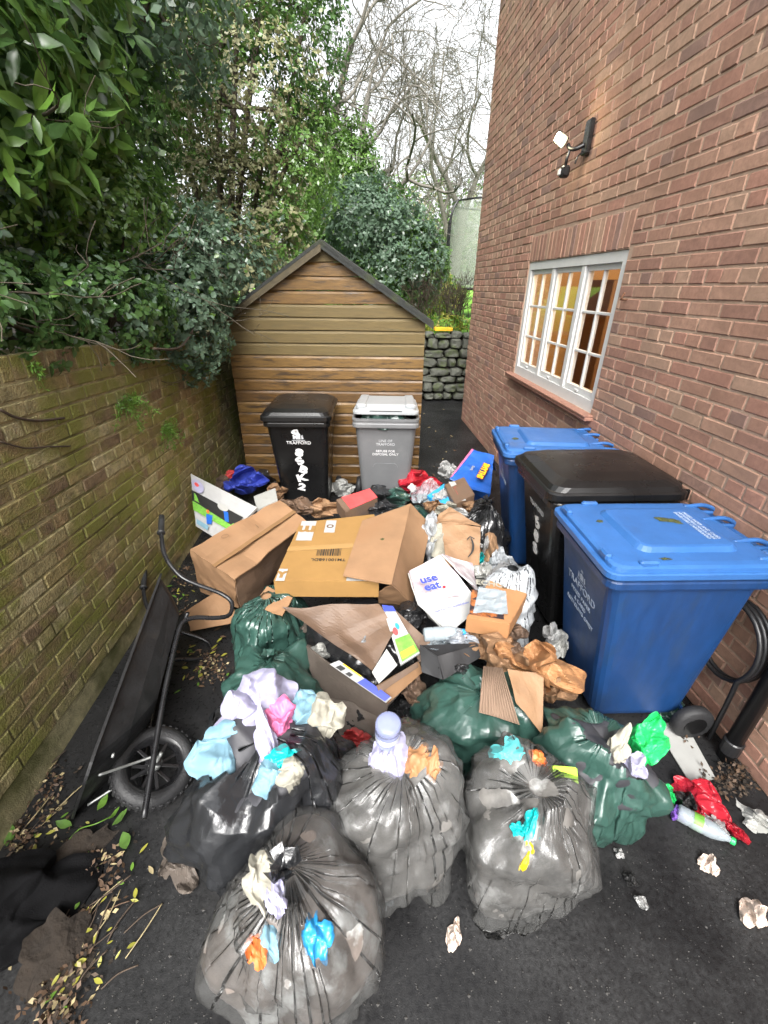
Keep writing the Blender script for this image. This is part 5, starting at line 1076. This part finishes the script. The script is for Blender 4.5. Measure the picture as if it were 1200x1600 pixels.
# box with cable picture
kb = thing('cardboard_box', 'small open brown box with dark orange print and a film window', 'box', base_of((765, 906, .4), (824, 927, .4), (797, 973, .4), (729, 963, .4)), group='cartons on the heap')
K1, K2, K3, K4 = (765, 906, .55), (824, 927, .55), (797, 975, .53), (729, 964, .53)
kq = pp(K1, K2, K3, K4); V, F = hexb(kq, (0, 0, -.10)); mk('carton', V, F, 'kraft_orange', kb)
km = frame(kq[3], kq[2] - kq[3], kq[0] - kq[3]); kw_, kh_ = (kq[2] - kq[3]).length, (kq[0] - kq[3]).length; km.translation += km.to_3x3() @ Vector((0, 0, .004))
quadprint('picture', kb, km, .012, kw_ * .86, .02, kh_ * .62, 'orange_glow_print'); 
V, F = patch([km @ Vector(q) for q in ((.03, .03, .006), (kw_ * .95, .05, .01), (kw_ * .9, kh_ * .68, .012), (.05, kh_ * .66, .01))], 12, .006, 31, .05, .0012); mk('film_window', V, F, 'clear_plastic', kb)
text('lettering', 'ECHO', 'cream', kb, rel(kb, km @ Matrix.Translation((kw_ * .5, kh_ * .83, .001))), .055, off=.0015); text('symbol', 'O', 'print_brown', kb, rel(kb, km @ Matrix.Translation((kw_ * .88, kh_ * .80, .001))), .03, off=.004)
# paper bag with curved arrow
pb = thing('paper_bag', 'brown paper bag printed with a curved black arrow', 'paper bag', base_of((690, 815, .4), (751, 820, .4), (749, 890, .4)))
panel('front', [(690, 816, .56), (751, 822, .55), (749, 890, .40), (697, 884, .41)], 'kraft', pb, amp=.012, lam=.1, n=22, seed=32); panel('top_fold', [(668, 818, .50), (700, 790, .60), (751, 821, .555), (690, 817, .565)], 'kraft', pb, amp=.016, lam=.08, n=20, seed=33); panel('side', [(668, 818, .50), (690, 817, .56), (697, 884, .40), (674, 868, .36)], 'cream', pb, amp=.014, lam=.08, n=18, seed=34)
pm = frame(P(732, 855, .478), P(751, 856, .478) - P(700, 852, .478), P(732, 822, .553) - P(732, 888, .405)); pm.translation += pm.to_3x3() @ Vector((0, 0, .022))
arc = smoothpath([(-.005, -.09, 0), (.022, -.045, 0), (.028, .01, 0), (.012, .065, 0)], 6); V, F = tubevf(arc, [.002 + .005 * math.sin(3.14 * i / len(arc)) for i in range(len(arc))], 6); V2, F2 = tubevf([(.036, .055, 0), (.008, .072, 0), (-.012, .045, 0)], .004, 6); V, F = join((V, F), (V2, F2)); mk('arrow_print', [pm @ Vector((p[0], p[1], p[2] * .15)) for p in V], F, 'print_black', pb)
# brown paper heap
def cpaper(label, u, v, z, ru, rv, mat, seed, **kw): q = P(u, v, z); return lump('crumpled_paper', label, 'paper', q, ru, rv, mat, seed, cr=.42, rnd=.7, **kw)
cpaper('bright orange brown crumpled paper beside the near blue bin', 838, 1040, .46, 46, 32, 'kraft_orange', 501, depth=.08); cpaper('dull brown crumpled paper behind the orange brown paper', 775, 1022, .46, 34, 24, 'kraft', 502, depth=.06); cpaper('brown paper wad touching the foot of the blue bin', 858, 1072, .38, 28, 22, 'kraft', 503, depth=.07)
V, F = patch(pp((792, 1046, .47), (850, 1052, .46), (848, 1148, .33), (806, 1098, .41)), 16, .010, 35, .09, .003); tag(mk('kraft_paper', V, F, 'kraft'), 'folded brown paper strip running down over the green bag', 'paper', 'loose cardboard')
cg = thing('corrugated_card', 'torn corrugated card with open ridges on the green bag', 'cardboard', base_of((752, 1040, .4), (805, 1125, .4))); q = pp((755, 1042, .46), (785, 1045, .47), (812, 1132, .39), (748, 1112, .40)); V, F = patch(q, 10, .004, 36, .1, .003); mk('backing', V, F, 'corrugated', cg)
for k in range(13):
    f = (k + .5) / 13; a = q[0].lerp(q[1], f) + Vector((0, 0, .004)); b = q[3].lerp(q[2], f) + Vector((0, 0, .004)); V, F = tubevf([a, a.lerp(b, .5) + Vector((0, 0, .002)), b], .0035, 5); mk('ridge', V, F, 'corrugated', cg, smooth=True)
# bottles
def bottle(name, label, p, axis, L, r, mat, capm, labm=None, seed=0):
    ax = Vector(axis).normalized(); mm = ax.to_track_quat('Z', 'Y').to_matrix().to_4x4(); mm.translation = Vector(p)
    t = thing(name, label, 'bottle', mw=mm)
    pr = [(.1 * r, 0), (.85 * r, 0), (r, .03 * L), (r, .2 * L), (.93 * r, .22 * L), (r, .25 * L), (r, .45 * L), (.93 * r, .48 * L), (r, .51 * L), (.98 * r, .62 * L), (.7 * r, .78 * L), (.38 * r, .88 * L), (.36 * r, .93 * L)]
    V, F = lathe(pr, 20); V = [(x * (1 + .06 * math.sin(z * 40 + seed)), y * (1 - .06 * math.sin(z * 40 + seed)), z) for x, y, z in V]; mk('bottle_body', V, F, mat, t, True, True)
    V, F = lathe([(.40 * r, .92 * L), (.42 * r, .925 * L), (.42 * r, .985 * L), (.38 * r, L)], 16); mk('cap', V, F, capm, t, False, True)
    if labm: V, F = lathe([(1.012 * r, .27 * L), (1.012 * r, .44 * L)], 20); mk('label_band', V, F[:-2], labm, t, True, True)
    return t
q = P(607, 1128, .64); bottle('plastic_bottle', 'clear blue tinted bottle upside down on the grey sack', q, (-.03, .10, -1), .20, .045, 'clear_blue', 'label_white', 'label_white')
q = P(662, 992, .42); bottle('plastic_bottle', 'clear bottle lying between the cafe bag and the black tray', q, (1, .12, .0), .22, .036, 'clear_plastic', 'sky_blue', None, 3)
q = P(1058, 1268, .036); bottle('plastic_bottle', 'clear bottle with a green cap lying on the asphalt', q, (.62, -.42, .0), .20, .034, 'clear_plastic', 'vivid_green', 'print_green', 5)
# ------------------------------------------------------------------ things at the back of the heap
printed('toy_poster_box', 'bent picture board of children playing on grass by the garden wall', 'packaging', [(298, 740, .62), (402, 793, .50), (345, 846, .34), (306, 822, .36)], 'paper_white', [(rect(.0, .34, .98, .62), 'print_black'), (rect(.0, .55, 1, .72), 'print_green'), (rect(.05, .38, .4, .52), 'print_green'), (disc(.13, .2, .11, .13), 'lilac'), (disc(.11, .18, .04), 'red_print'), (disc(.62, .36, .10, .07), 'paper_grey'), ([(.35, .66), (.5, .62), (.55, .8), (.42, .84)], 'blue_print'), ([(.66, .42), (.74, .40), (.86, .58), (.78, .6)], 'blue_print'), (disc(.38, .6, .035), 'orange'), (rect(.1, .86, .5, .95), 'pale_blue')], th=.02, seed=41, amp=.006)
lump('plastic_packet', 'dark blue crisp packet between the poster board and black bin', 'packet', P(383, 752, .30), 26, 16, 'navy_print', 511, cr=.4, depth=.07); lump('plastic_packet', 'maroon and white wrapper behind the blue crisp packet', 'packet', P(368, 748, .26), 16, 12, 'red_print', 512, cr=.4, depth=.06)
wbx = pp((396, 775, .33), (430, 762, .36), (434, 782, .33), (402, 797, .28)); V, F = hexb(wbx, (0, .02, -.13)); tag(mk('carton', V, F, 'paper_grey'), 'small grey white carton at the foot of the black bin', 'box')
rb = pp((525, 780, .40), (578, 764, .42), (590, 778, .40), (540, 800, .36)); rbt = thing('cardboard_box', 'brown box with a red printed top in front of the shed bins', 'box', (rb[0].x, rb[0].y, .2), group='cartons on the heap'); V, F = hexb(rb, (0, 0, -.12)); mk('carton', V, F, 'card_wet', rbt); V, F = patch([a + Vector((0, 0, .006)) for a in (rb[0].lerp(rb[1], .15), rb[1], rb[2], rb[3].lerp(rb[2], .15))], 8, .003, 43, .1, .002); mk('printed_top', V, F, 'red_print', rbt)
sack('rubbish_sack', 'small black film wrapper bundle behind the opened carton', (-.02, 3.02), .16, .13, .40, 0, 'film_dark', None, 303, tie=False); sack('rubbish_sack', 'dark green bag at the foot of the grey bin', (.22, 3.28), .17, .14, .34, 0, 'film_green', None, 307, tie=False)
lump('plastic_bag', 'shiny red gift bag beside the grey bin', 'bag', P(652, 757, .36), 30, 20, 'red', 515, cr=.3, depth=.09); q = P(644, 762, .42); lump('paper_label', 'tiny white square label on the red gift bag', 'label', q, 5, 5, 'paper_white', 516, cr=.02, depth=.01)
lump('plastic_bag', 'clear purple film bundle next to the red gift bag', 'bag', P(672, 775, .38), 20, 18, 'clear_plastic', 517, cr=.4, depth=.07)
bw = pp((668, 773, .47), (694, 756, .50), (704, 782, .46), (690, 795, .42)); V, F = patch(bw, 10, .008, 44, .08, .03); tag(mk('wipes_packet', V, F, 'sky_blue'), 'bright sky blue wipes packet on top of the heap', 'packet')
fb = pp((694, 757, .52), (725, 745, .53), (742, 772, .52), (711, 788, .50)); fbx = thing('cardboard_box', 'small dark box sealed with red and white fragile tape', 'box', (fb[0].x, fb[0].y, .3), group='cartons on the heap'); V, F = hexb(fb, (0, 0, -.10)); mk('carton', V, F, 'card_wet', fbx)
fm = frame(fb[0].lerp(fb[1], .5), fb[3] - fb[0], fb[1] - fb[0]); L_ = (fb[3] - fb[0]).length; fm = frame(fb[0].lerp(fb[1], .35), fb[3] - fb[0], fb[1] - fb[0]); fm.translation += fm.to_3x3() @ Vector((0, 0, .0015)); fm.translation = fm.translation if fm.to_3x3()[2][2] > 0 else fm.translation
quadprint('tape', fbx, fm, .004, L_ - .004, -.025, .03, 'paper_white'); text('lettering', 'FRAGILE', 'red', fbx, rel(fbx, fm @ Matrix.Translation((L_ / 2, .002, .0012))), .036, off=.001)
for k, (u, v, z, mt, lb) in enumerate([(700, 800, .50, 'cream', 'cream paper cup folded open above the paper bag'), (715, 805, .48, 'paper_white', 'white magazine pages fanned above the paper bag'), (680, 792, .48, 'kraft', 'brown paper scrap beside the sky blue packet'), (672, 838, .48, 'film_white', 'white film bag hanging at the left of the arrow bag'), (760, 850, .44, 'paper_white', 'white carton edge to the right of the arrow bag'), (764, 866, .40, 'kraft', 'brown paper end behind the arrow bag'), (752, 872, .40, 'teal', 'teal corner of a packet beside the arrow bag')]):
    lump('crumpled_paper', lb, 'paper', P(u, v, z), [16, 18, 14, 15, 8, 16, 5][k], [12, 9, 10, 26, 18, 26, 8][k], mt, 530 + k, cr=.4, depth=.05)
for k, (u, v, z, ru, rv, mt, lb) in enumerate([(500, 795, .30, 26, 12, 'kraft', 'brown paper wad in front of the black shed bin'), (455, 800, .32, 22, 10, 'card_wet', 'wet card scrap at the foot of the black shed bin'), (600, 800, .35, 20, 12, 'film_dark', 'shiny dark film scrap behind the folded flap'), (535, 762, .12, 16, 12, 'paper_grey', 'muddy shoe with pale laces between the shed bins'), (640, 1150, .10, 22, 18, 'red', 'dark red cloth glimpsed between the front sacks'), (552, 1158, .14, 22, 14, 'red_print', 'red carton corner between the two front sacks'), (720, 998, .42, 22, 12, 'label_white', 'pale film scrap by the black tray'), (862, 990, .40, 10, 14, 'paper_white', 'white paper sheet edge between white bag and blue bin'), (800, 985, .42, 20, 12, 'card_wet', 'dark wet card under the small open box'), (278, 1345, .07, 24, 30, 'card_grey', 'muddy pale paper bag behind the knotted sack')]):
    lump('crumpled_paper' if k not in (3, 4) else ('shoe' if k == 3 else 'crumpled_cloth'), lb, 'paper' if k not in (3, 4) else ('shoe' if k == 3 else 'cloth'), P(u, v, z), ru, rv, mt, 560 + k, cr=.35, depth=.05)
# blue carrier bag
sb = thing('carrier_bag', 'bright blue carrier bag with yellow lettering beside the far blue bin', 'carrier bag', base_of((705, 745, .3), (740, 702, .3), (770, 720, .3)))
S1, S2, S3, S4 = (703, 748, .42), (738, 702, .55), (772, 712, .52), (766, 772, .30)
panel('front', [S4, S1, S2, S3], 'blue_print', sb, amp=.010, lam=.14, n=20, seed=51); panel('side', [S1, S4, (760, 785, .15), (708, 770, .12)], 'blue_print', sb, amp=.008, n=14, seed=52); panel('back', [S2, S3, (775, 735, .2), (740, 725, .2)], 'blue_print', sb, amp=.006, seed=53); panel('hem', [(737, 701, .556), (704, 745, .43), (707, 744, .43), (740, 702, .556)], 'pink', sb, amp=.001, seed=54)
sm_ = frame(P(754, 738, .445), P(768, 718, .50) - P(744, 762, .37), P(735, 722, .49) - P(768, 750, .40)); sm_.translation += sm_.to_3x3() @ Vector((0, 0, .022)); 
if sm_.to_3x3()[2][2] < 0: sm_ = sm_ @ Matrix.Rotation(math.pi, 4, 'X'); sm_.translation += sm_.to_3x3() @ Vector((0, 0, .044))
text('lettering', 'SMYTHS', 'yellow_print', sb, rel(sb, sm_ @ Matrix.Rotation(math.pi, 4, 'Z')), .075, off=.004, sx=.85); text('outline', 'SMYTHS', 'red', sb, rel(sb, sm_ @ Matrix.Rotation(math.pi, 4, 'Z') @ Matrix.Translation((0, 0, -.002))), .075, off=.009, sx=.85); text('small_print', 'TOYS', 'paper_white', sb, rel(sb, sm_ @ Matrix.Translation((-.02, .10, 0))), .03, off=.001)
# ------------------------------------------------------------------ spilled rubbish on the ground at the right
bd = pp((1022, 1131, .02), (1070, 1128, .02), (1118, 1216, .015), (1082, 1228, .015)); V, F = patch(bd, 10, .004, 61, .2, .006); tag(mk('card_sheet', V, F, 'paper_grey'), 'pale grey card sheet lying beside the torn green bag', 'card')
for k, (u, v, z, ru, rv, mt, nm, ct, lb) in enumerate([(1095, 1252, .03, 30, 22, 'red', 'food_packet', 'packet', 'red food packet on the asphalt by the clear bottle'), (1072, 1252, .04, 12, 11, 'print_black', 'tin_can', 'can', 'dark round tin end touching the red packet'), (1058, 1270, .03, 9, 9, 'purple', 'plastic_packet', 'packet', 'purple scrap by the green capped bottle'), (1040, 1240, .04, 12, 12, 'vivid_green', 'plastic_packet', 'packet', 'green scrap at the mouth of the torn green bag'), (1118, 1290, .015, 15, 10, 'paper_white', 'crumpled_paper', 'paper', 'white paper scrap below the red packet'), (1148, 1298, .012, 16, 8, 'red', 'plastic_scrap', 'plastic', 'flat red scrap beyond the white paper'), (1184, 1284, .01, 22, 14, 'paper_grey', 'crumpled_paper', 'paper', 'grey white paper near the house wall'), (1108, 1352, .012, 10, 14, 'shell', 'food_scrap', 'scrap', 'brown and white food scrap in front of the clear bottle'), (967, 1333, .008, 6, 6, 'paper_white', 'paper_scrap', 'scrap', 'tiny white scrap close to the torn green bag'), (1002, 1411, .008, 8, 7, 'paper_white', 'paper_scrap', 'scrap', 'white curled scrap alone on the asphalt'), (985, 1375, .006, 8, 8, 'print_black', 'film_scrap', 'scrap', 'shiny black film scrap between two white scraps'), (1178, 1430, .012, 15, 18, 'shell', 'food_scrap', 'scrap', 'pale oval shell like scrap at the open side of the asphalt'), (710, 1463, .008, 9, 17, 'shell', 'food_scrap', 'scrap', 'pinkish curled scrap in front of the yellow scrap sack'), (598, 1404, .012, 14, 14, 'clear_plastic', 'film_scrap', 'scrap', 'clear film scrap between the knotted sack and the bottle sack'), (1050, 1110, .05, 22, 16, 'film_green', 'film_scrap', 'scrap', 'torn green film behind the torn green bag')]):
    lump(nm, lb, ct, P(u, v, z), ru, rv, mt, 600 + k, cr=.28, depth=.02 if ru < 12 else .03, inset=.0)
g3 = pp((864, 1196, .53), (902, 1199, .52), (906, 1236, .47), (868, 1236, .48)); V, F = hexb(g3, (0, .03, -.05)); t = thing('small_box', 'lime green printed box poking from the right hand grey sack', 'box', (g3[0].x, g3[0].y, .36)); mk('carton', V, F, 'lime', t)
gm_ = frame(g3[3], g3[2] - g3[3], g3[0] - g3[3]); gw, gh = (g3[2] - g3[3]).length, (g3[0] - g3[3]).length
for (a, b, c, d) in ((.2, .25, .8, .33), (.2, .6, .8, .68), (.2, .33, .28, .6), (.45, .4, .8, .48)): quadprint('printed_line', t, gm_, gw * a, gw * c, gh * b, gh * d, 'lime_dark', .0008)
# downpipe and hose at the right hand wall
dp = wl(1.30, .05, 0); V, F = tubevf([dp, dp + Vector((0, 0, 5.9))], .034, 16); t = thing('downpipe', 'black rainwater downpipe on the house wall', 'pipe', tuple(dp)); mk('pipe', V, F, 'black_plastic', t, smooth=True)
for z in (.05, 1.9, 3.7): V, F = lathe([(.036, -.04), (.042, -.035), (.042, .035), (.036, .04)], 16); mk('socket', [(p[0] + dp.x, p[1] + dp.y, p[2] + z + .04) for p in V], F, 'black_plastic', t)
hc = wl(1.52, .05, .62); pts = [wl(1.52 + .17 * math.cos(a), .03 + .004 * a, .55 + .20 * math.sin(a)) for a in np.linspace(0, 6.28 * 2.6, 70)] + [wl(1.40, .06, .25), wl(1.38, .08, .03)]
V, F = tubevf(pts, .011, 8); tag(mk('garden_hose', V, F, 'black_plastic', smooth=True), 'coiled black hose hanging on the house wall beside the downpipe', 'hose')
# ------------------------------------------------------------------ leaves, twigs and litter at the left
lt = []; lF = []
for j, (x_, w__) in enumerate([(0, .01), (.10, .06), (.25, .135), (.45, .17), (.65, .15), (.82, .09), (.94, .035), (1, .002)]):
    for k in (-1, 0, 1): lt.append((x_, k * w__, .03 * abs(k) * w__ / .17 + .05 * x_ * x_))
    if j: lF += [(j * 3 - 3, j * 3 - 2, j * 3 + 1, j * 3), (j * 3 - 2, j * 3 - 1, j * 3 + 2, j * 3 + 1)]
lmesh = {m_: mesh('fallen_leaf', lt, lF, m_, True) for m_ in ('leaf_yellow', 'leaf_bright', 'leaf_straw', 'leaf_brown', 'leaf_mid')}
rg = random.Random(77)
def fallen(u, v, L, m_, lb, z=.006):
    o = add('fallen_leaf', lmesh[m_]); o.location = P(u, v, z); o.scale = (L, L * rg.uniform(.8, 1.5), L); o.rotation_euler = (rg.uniform(-.3, .3), rg.uniform(-.35, .1), rg.uniform(0, 6.28)); tag(o, lb, 'leaf', 'fallen leaves on the asphalt')
names = {'leaf_yellow': 'yellow fallen leaf on the dark asphalt below the wheelbarrow', 'leaf_bright': 'green fallen leaf on the dark asphalt below the wheelbarrow', 'leaf_straw': 'straw coloured fallen leaf on the dark asphalt below the wheelbarrow', 'leaf_brown': 'brown fallen leaf on the dark asphalt below the wheelbarrow'}
for k in range(95):
    c = rg.random()
    if c < .55: u, v = rg.gauss(135, 45), rg.gauss(1370, 50)
    else: u, v = rg.gauss(95, 30), rg.gauss(1480, 60)
    if u < 4 or u > 300: continue
    m_ = rg.choices(['leaf_yellow', 'leaf_bright', 'leaf_straw', 'leaf_brown'], [4, 3, 2, 2])[0]; fallen(u, v, rg.uniform(.018, .042), m_, names[m_], rg.uniform(.004, .02))
nm2 = {'leaf_yellow': 'yellow fallen leaf near the barrow legs', 'leaf_brown': 'brown fallen leaf near the barrow legs', 'leaf_bright': 'green fallen leaf near the barrow legs'}
for k in range(70):
    m_ = rg.choices(list(nm2), [3, 4, 2])[0]; u, v = (rg.gauss(318, 22), rg.gauss(1035, 25)) if k % 2 else (rg.gauss(275, 16), rg.gauss(925, 26)); fallen(u, v, rg.uniform(.025, .05), m_, nm2[m_], rg.uniform(.004, .03))
for k in range(40):
    u, v = rg.uniform(655, 715), rg.uniform(630, 760); fallen(u, v, rg.uniform(.03, .06), rg.choice(['leaf_straw', 'leaf_brown']), 'dry fallen leaf in the passage between shed and house', .005)
for k, o in enumerate([o_ for o_ in C.objects if o_.name.startswith('fallen_leaf') and 'passage' in o_['label']]): o['group'] = 'dry leaves in the passage'
# leafy cut sprig
sg_ = thing('leafy_sprig', 'fresh green leafy sprig lying in front of the wheelbarrow wheel', 'sprig', tuple(P(150, 1290, 0)))
st = smoothpath([P(108, 1312, .02), P(125, 1295, .05), P(150, 1287, .07), P(175, 1275, .05)], 6); V, F = tubevf(st, .0025, 5); mk('stem', V, F, 'leaf_bright', sg_, smooth=True)
for k, (u, v, z, L, a) in enumerate([(152, 1266, .09, .075, 1.4), (112, 1290, .06, .085, 3.0), (116, 1325, .05, .10, 4.4), (138, 1322, .05, .085, 4.7), (175, 1290, .07, .085, .9), (192, 1300, .05, .10, 5.4), (170, 1280, .07, .06, 1.0), (142, 1300, .06, .04, 5.0), (88, 1345, .03, .07, 3.6), (98, 1380, .02, .07, 4.0), (10, 1322, .05, .10, 2.0)]):
    o = add('leaf', mesh('leaf', [(x, y * 1.5, z_) for x, y, z_ in [(a_, b_, c_ * 2.4 - .10 * math.sin(a_ * 3.0) + .03 * math.sin(a_ * 22) * abs(b_) * 6) for a_, b_, c_ in lt]], lF, 'leaf_mid' if k % 3 else 'leaf_bright', True), sg_); o.location = P(u, v, z * .45) - sg_.location; o.scale = (L * .85,) * 3; o.rotation_euler = (rg.uniform(-.4, .4), rg.uniform(-.3, .2), a)
for k in range(26):
    if k < 16: u, v, a, L = rg.gauss(150, 35), rg.gauss(1450, 35), rg.gauss(R(60), .35), rg.uniform(.06, .16)
    else: u, v, a, L = rg.gauss(45, 25), rg.gauss(1270, 40), rg.gauss(R(62), .25), rg.uniform(.10, .22)
    b = P(u, v, .008); d = Vector((math.cos(a), math.sin(a), rg.uniform(0, .12))); e = b + d * L; pts = smoothpath([b, b.lerp(e, .5) + Vector((rg.uniform(-.012, .012), rg.uniform(-.012, .012), .006)), e], 4); V, F = tubevf(pts, rg.uniform(.0012, .0028), 5)
    tag(mk('fallen_twig', V, F, rg.choice(['leaf_straw', 'twig', 'leaf_brown']), smooth=True), 'thin dead twig among the leaves in front of the wheelbarrow' if k < 16 else 'thin dead twig along the foot of the mossy wall', 'twig', 'dead twigs by the wheelbarrow' if k < 16 else 'dead twigs by the wall')
# rotting leaf litter
def litter(name, label, spots, n, seed, mats, lo=.012, hi=.03):
    rgn = np.random.RandomState(seed); tips = []
    for k in range(n):
        u, v, su, sv = spots[k % len(spots)]; q = P(u + rgn.normal() * su, v + rgn.normal() * sv, rgn.uniform(.002, .03)); tips.append((np.array(q), np.array([rgn.normal() * .4, rgn.normal() * .4, 1])))
    V, F, mi = leafpack(tips, mats, (lo + hi) / 2, 2, seed, wid=.3, droop=.1, simple=True); V = [(p[0], p[1], max(p[2], .003)) for p in V]
    tag(mk(name, V, F, mats, mi=mi), label, 'leaf litter', kind='stuff')
litter('leaf_litter', 'brown rotting leaf litter along the foot of the mossy wall', [(285, 900, 20, 35), (330, 1045, 12, 12), (70, 1220, 20, 40), (35, 1300, 20, 30), (100, 1500, 30, 32), (85, 1570, 26, 28), (130, 1350, 30, 25)], 700, 9, ['leaf_brown', 'twig', 'leaf_brown', 'soil', 'leaf_brown', 'leaf_straw'])
litter('leaf_litter', 'dark leaf debris at the foot of the house wall by the spilled packets', [(1130, 1225, 22, 16), (1160, 1205, 20, 14), (1080, 1130, 20, 14)], 260, 10, ['leaf_brown', 'twig', 'soil'])
lump('soil_heap', 'dark brown heap of soil and rotted leaves under the dead twigs', 'soil', P(95, 1500, .01), 44, 48, 'soil', 772, cr=.05, depth=.03, inset=.1)
lump('soil_heap', 'low bank of dark soil and leaf mould in front of the barrow nose', 'soil', P(120, 1345, .008), 46, 26, 'soil', 773, cr=.05, depth=.02, inset=.1)
# black cloth
lump('black_cloth', 'crumpled black cloth lying on the leaves in front of the mossy wall', 'cloth', P(30, 1425, .05), 92, 62, 'black_fabric', 771, cr=.16, depth=.09, inset=.2, rot=-.45)
# ------------------------------------------------------------------ packing in the gaps of the heap
rgf = random.Random(91)
FILL = [(508, 985, .30, 30, 16, 'card_grey', 'dark wet card under the creased brown sheet'), (545, 1040, .28, 26, 14, 'film_dark', 'black film inside the crushed carton'), (575, 1010, .33, 16, 12, 'clear_plastic', 'clear blister pack inside the crushed carton'), (500, 1020, .30, 14, 10, 'paper_grey', 'grey paper wad in the crushed carton corner'), (640, 965, .36, 22, 18, 'film_black', 'black film tucked below the cafe bag'), (690, 1005, .40, 26, 12, 'clear_plastic', 'clear film on top of the black tray'), (712, 1045, .38, 20, 12, 'film_black', 'black film under the black tray edge'), (645, 1075, .24, 18, 20, 'card_wet', 'wet brown card between the crushed carton and green bag'), (755, 990, .42, 22, 14, 'kraft', 'brown paper below the small open box'), (690, 780, .46, 14, 12, 'paper_white', 'white paper under the sky blue packet'), (735, 795, .46, 16, 10, 'kraft', 'kraft wad beside the black bag'), (620, 775, .34, 20, 10, 'film_green', 'green film behind the folded flap'), (590, 770, .36, 18, 10, 'film_dark', 'dark film behind the red topped box'), (560, 790, .34, 24, 10, 'card', 'brown card scrap behind the printed box'), (470, 790, .33, 22, 12, 'card_wet', 'wet card edge behind the printed box'), (430, 770, .30, 16, 10, 'kraft', 'brown paper by the small grey carton'), (350, 760, .22, 14, 12, 'card_wet', 'wet brown card behind the poster board'), (410, 745, .20, 16, 10, 'film_dark', 'dark film at the foot of the black shed bin'), (700, 735, .10, 12, 12, 'paper_white', 'white paper by the far carrier bag'), (630, 735, .18, 18, 12, 'film_dark', 'dark film at the foot of the grey shed bin'), (520, 745, .10, 14, 14, 'card_grey', 'muddy card in the gap between the shed bins'), (755, 895, .42, 16, 14, 'paper_grey', 'grey paper beside the arrow bag base'), (690, 900, .45, 16, 14, 'kraft', 'brown paper under the arrow bag'), (385, 990, .30, 16, 18, 'film_green', 'green film fold beside the barrow leg'), (870, 1010, .30, 12, 20, 'paper_grey', 'grey card sliver against the blue bin'), (780, 880, .40, 18, 20, 'film_white', 'white film beside the arrow bag'), (800, 1020, .42, 22, 14, 'card_wet', 'dark crumpled card above the corrugated piece'), (640, 1110, .12, 20, 16, 'film_black', 'black film behind the bottle sack'), (560, 1120, .12, 22, 12, 'film_dark', 'dark film between the laundry sack and crushed carton')]
for k, (u, v, z, ru, rv, mt, lb) in enumerate(FILL):
    lump('plastic_film' if 'film' in mt or 'clear' in mt else 'crumpled_paper', lb, 'plastic' if 'film' in mt or 'clear' in mt else 'paper', P(u, v, z), ru, rv, mt, 800 + k, cr=.30, depth=.05, rot=rgf.uniform(-.5, .5))

# grit and small stones on the tarmac
rgn = np.random.RandomState(5); V = []; F = []
for k in range(900):
    u, v = (rgn.uniform(560, 1200), rgn.uniform(1300, 1600)) if k % 3 else (rgn.uniform(150, 330), rgn.uniform(1200, 1600)); q = np.array(P(u, v, 0.0)); r = rgn.uniform(.0012, .0034) * (1 if rgn.rand() < .93 else 2)
    n0 = len(V); V += [q + r * np.array(d) * rgn.uniform(.6, 1.2) for d in ((1, 0, .1), (0, 1, .1), (-1, 0, .1), (0, -1, .1), (0, 0, 1.1))]; F += [(n0, n0 + 1, n0 + 4), (n0 + 1, n0 + 2, n0 + 4), (n0 + 2, n0 + 3, n0 + 4), (n0 + 3, n0, n0 + 4)]
M('grit', (.045, .043, .040), rough=.8, var=.6, scale=40)
tag(mk('grit', np.array(V), F, 'grit'), 'fine grit and crumbs scattered over the tarmac', 'grit', kind='stuff')
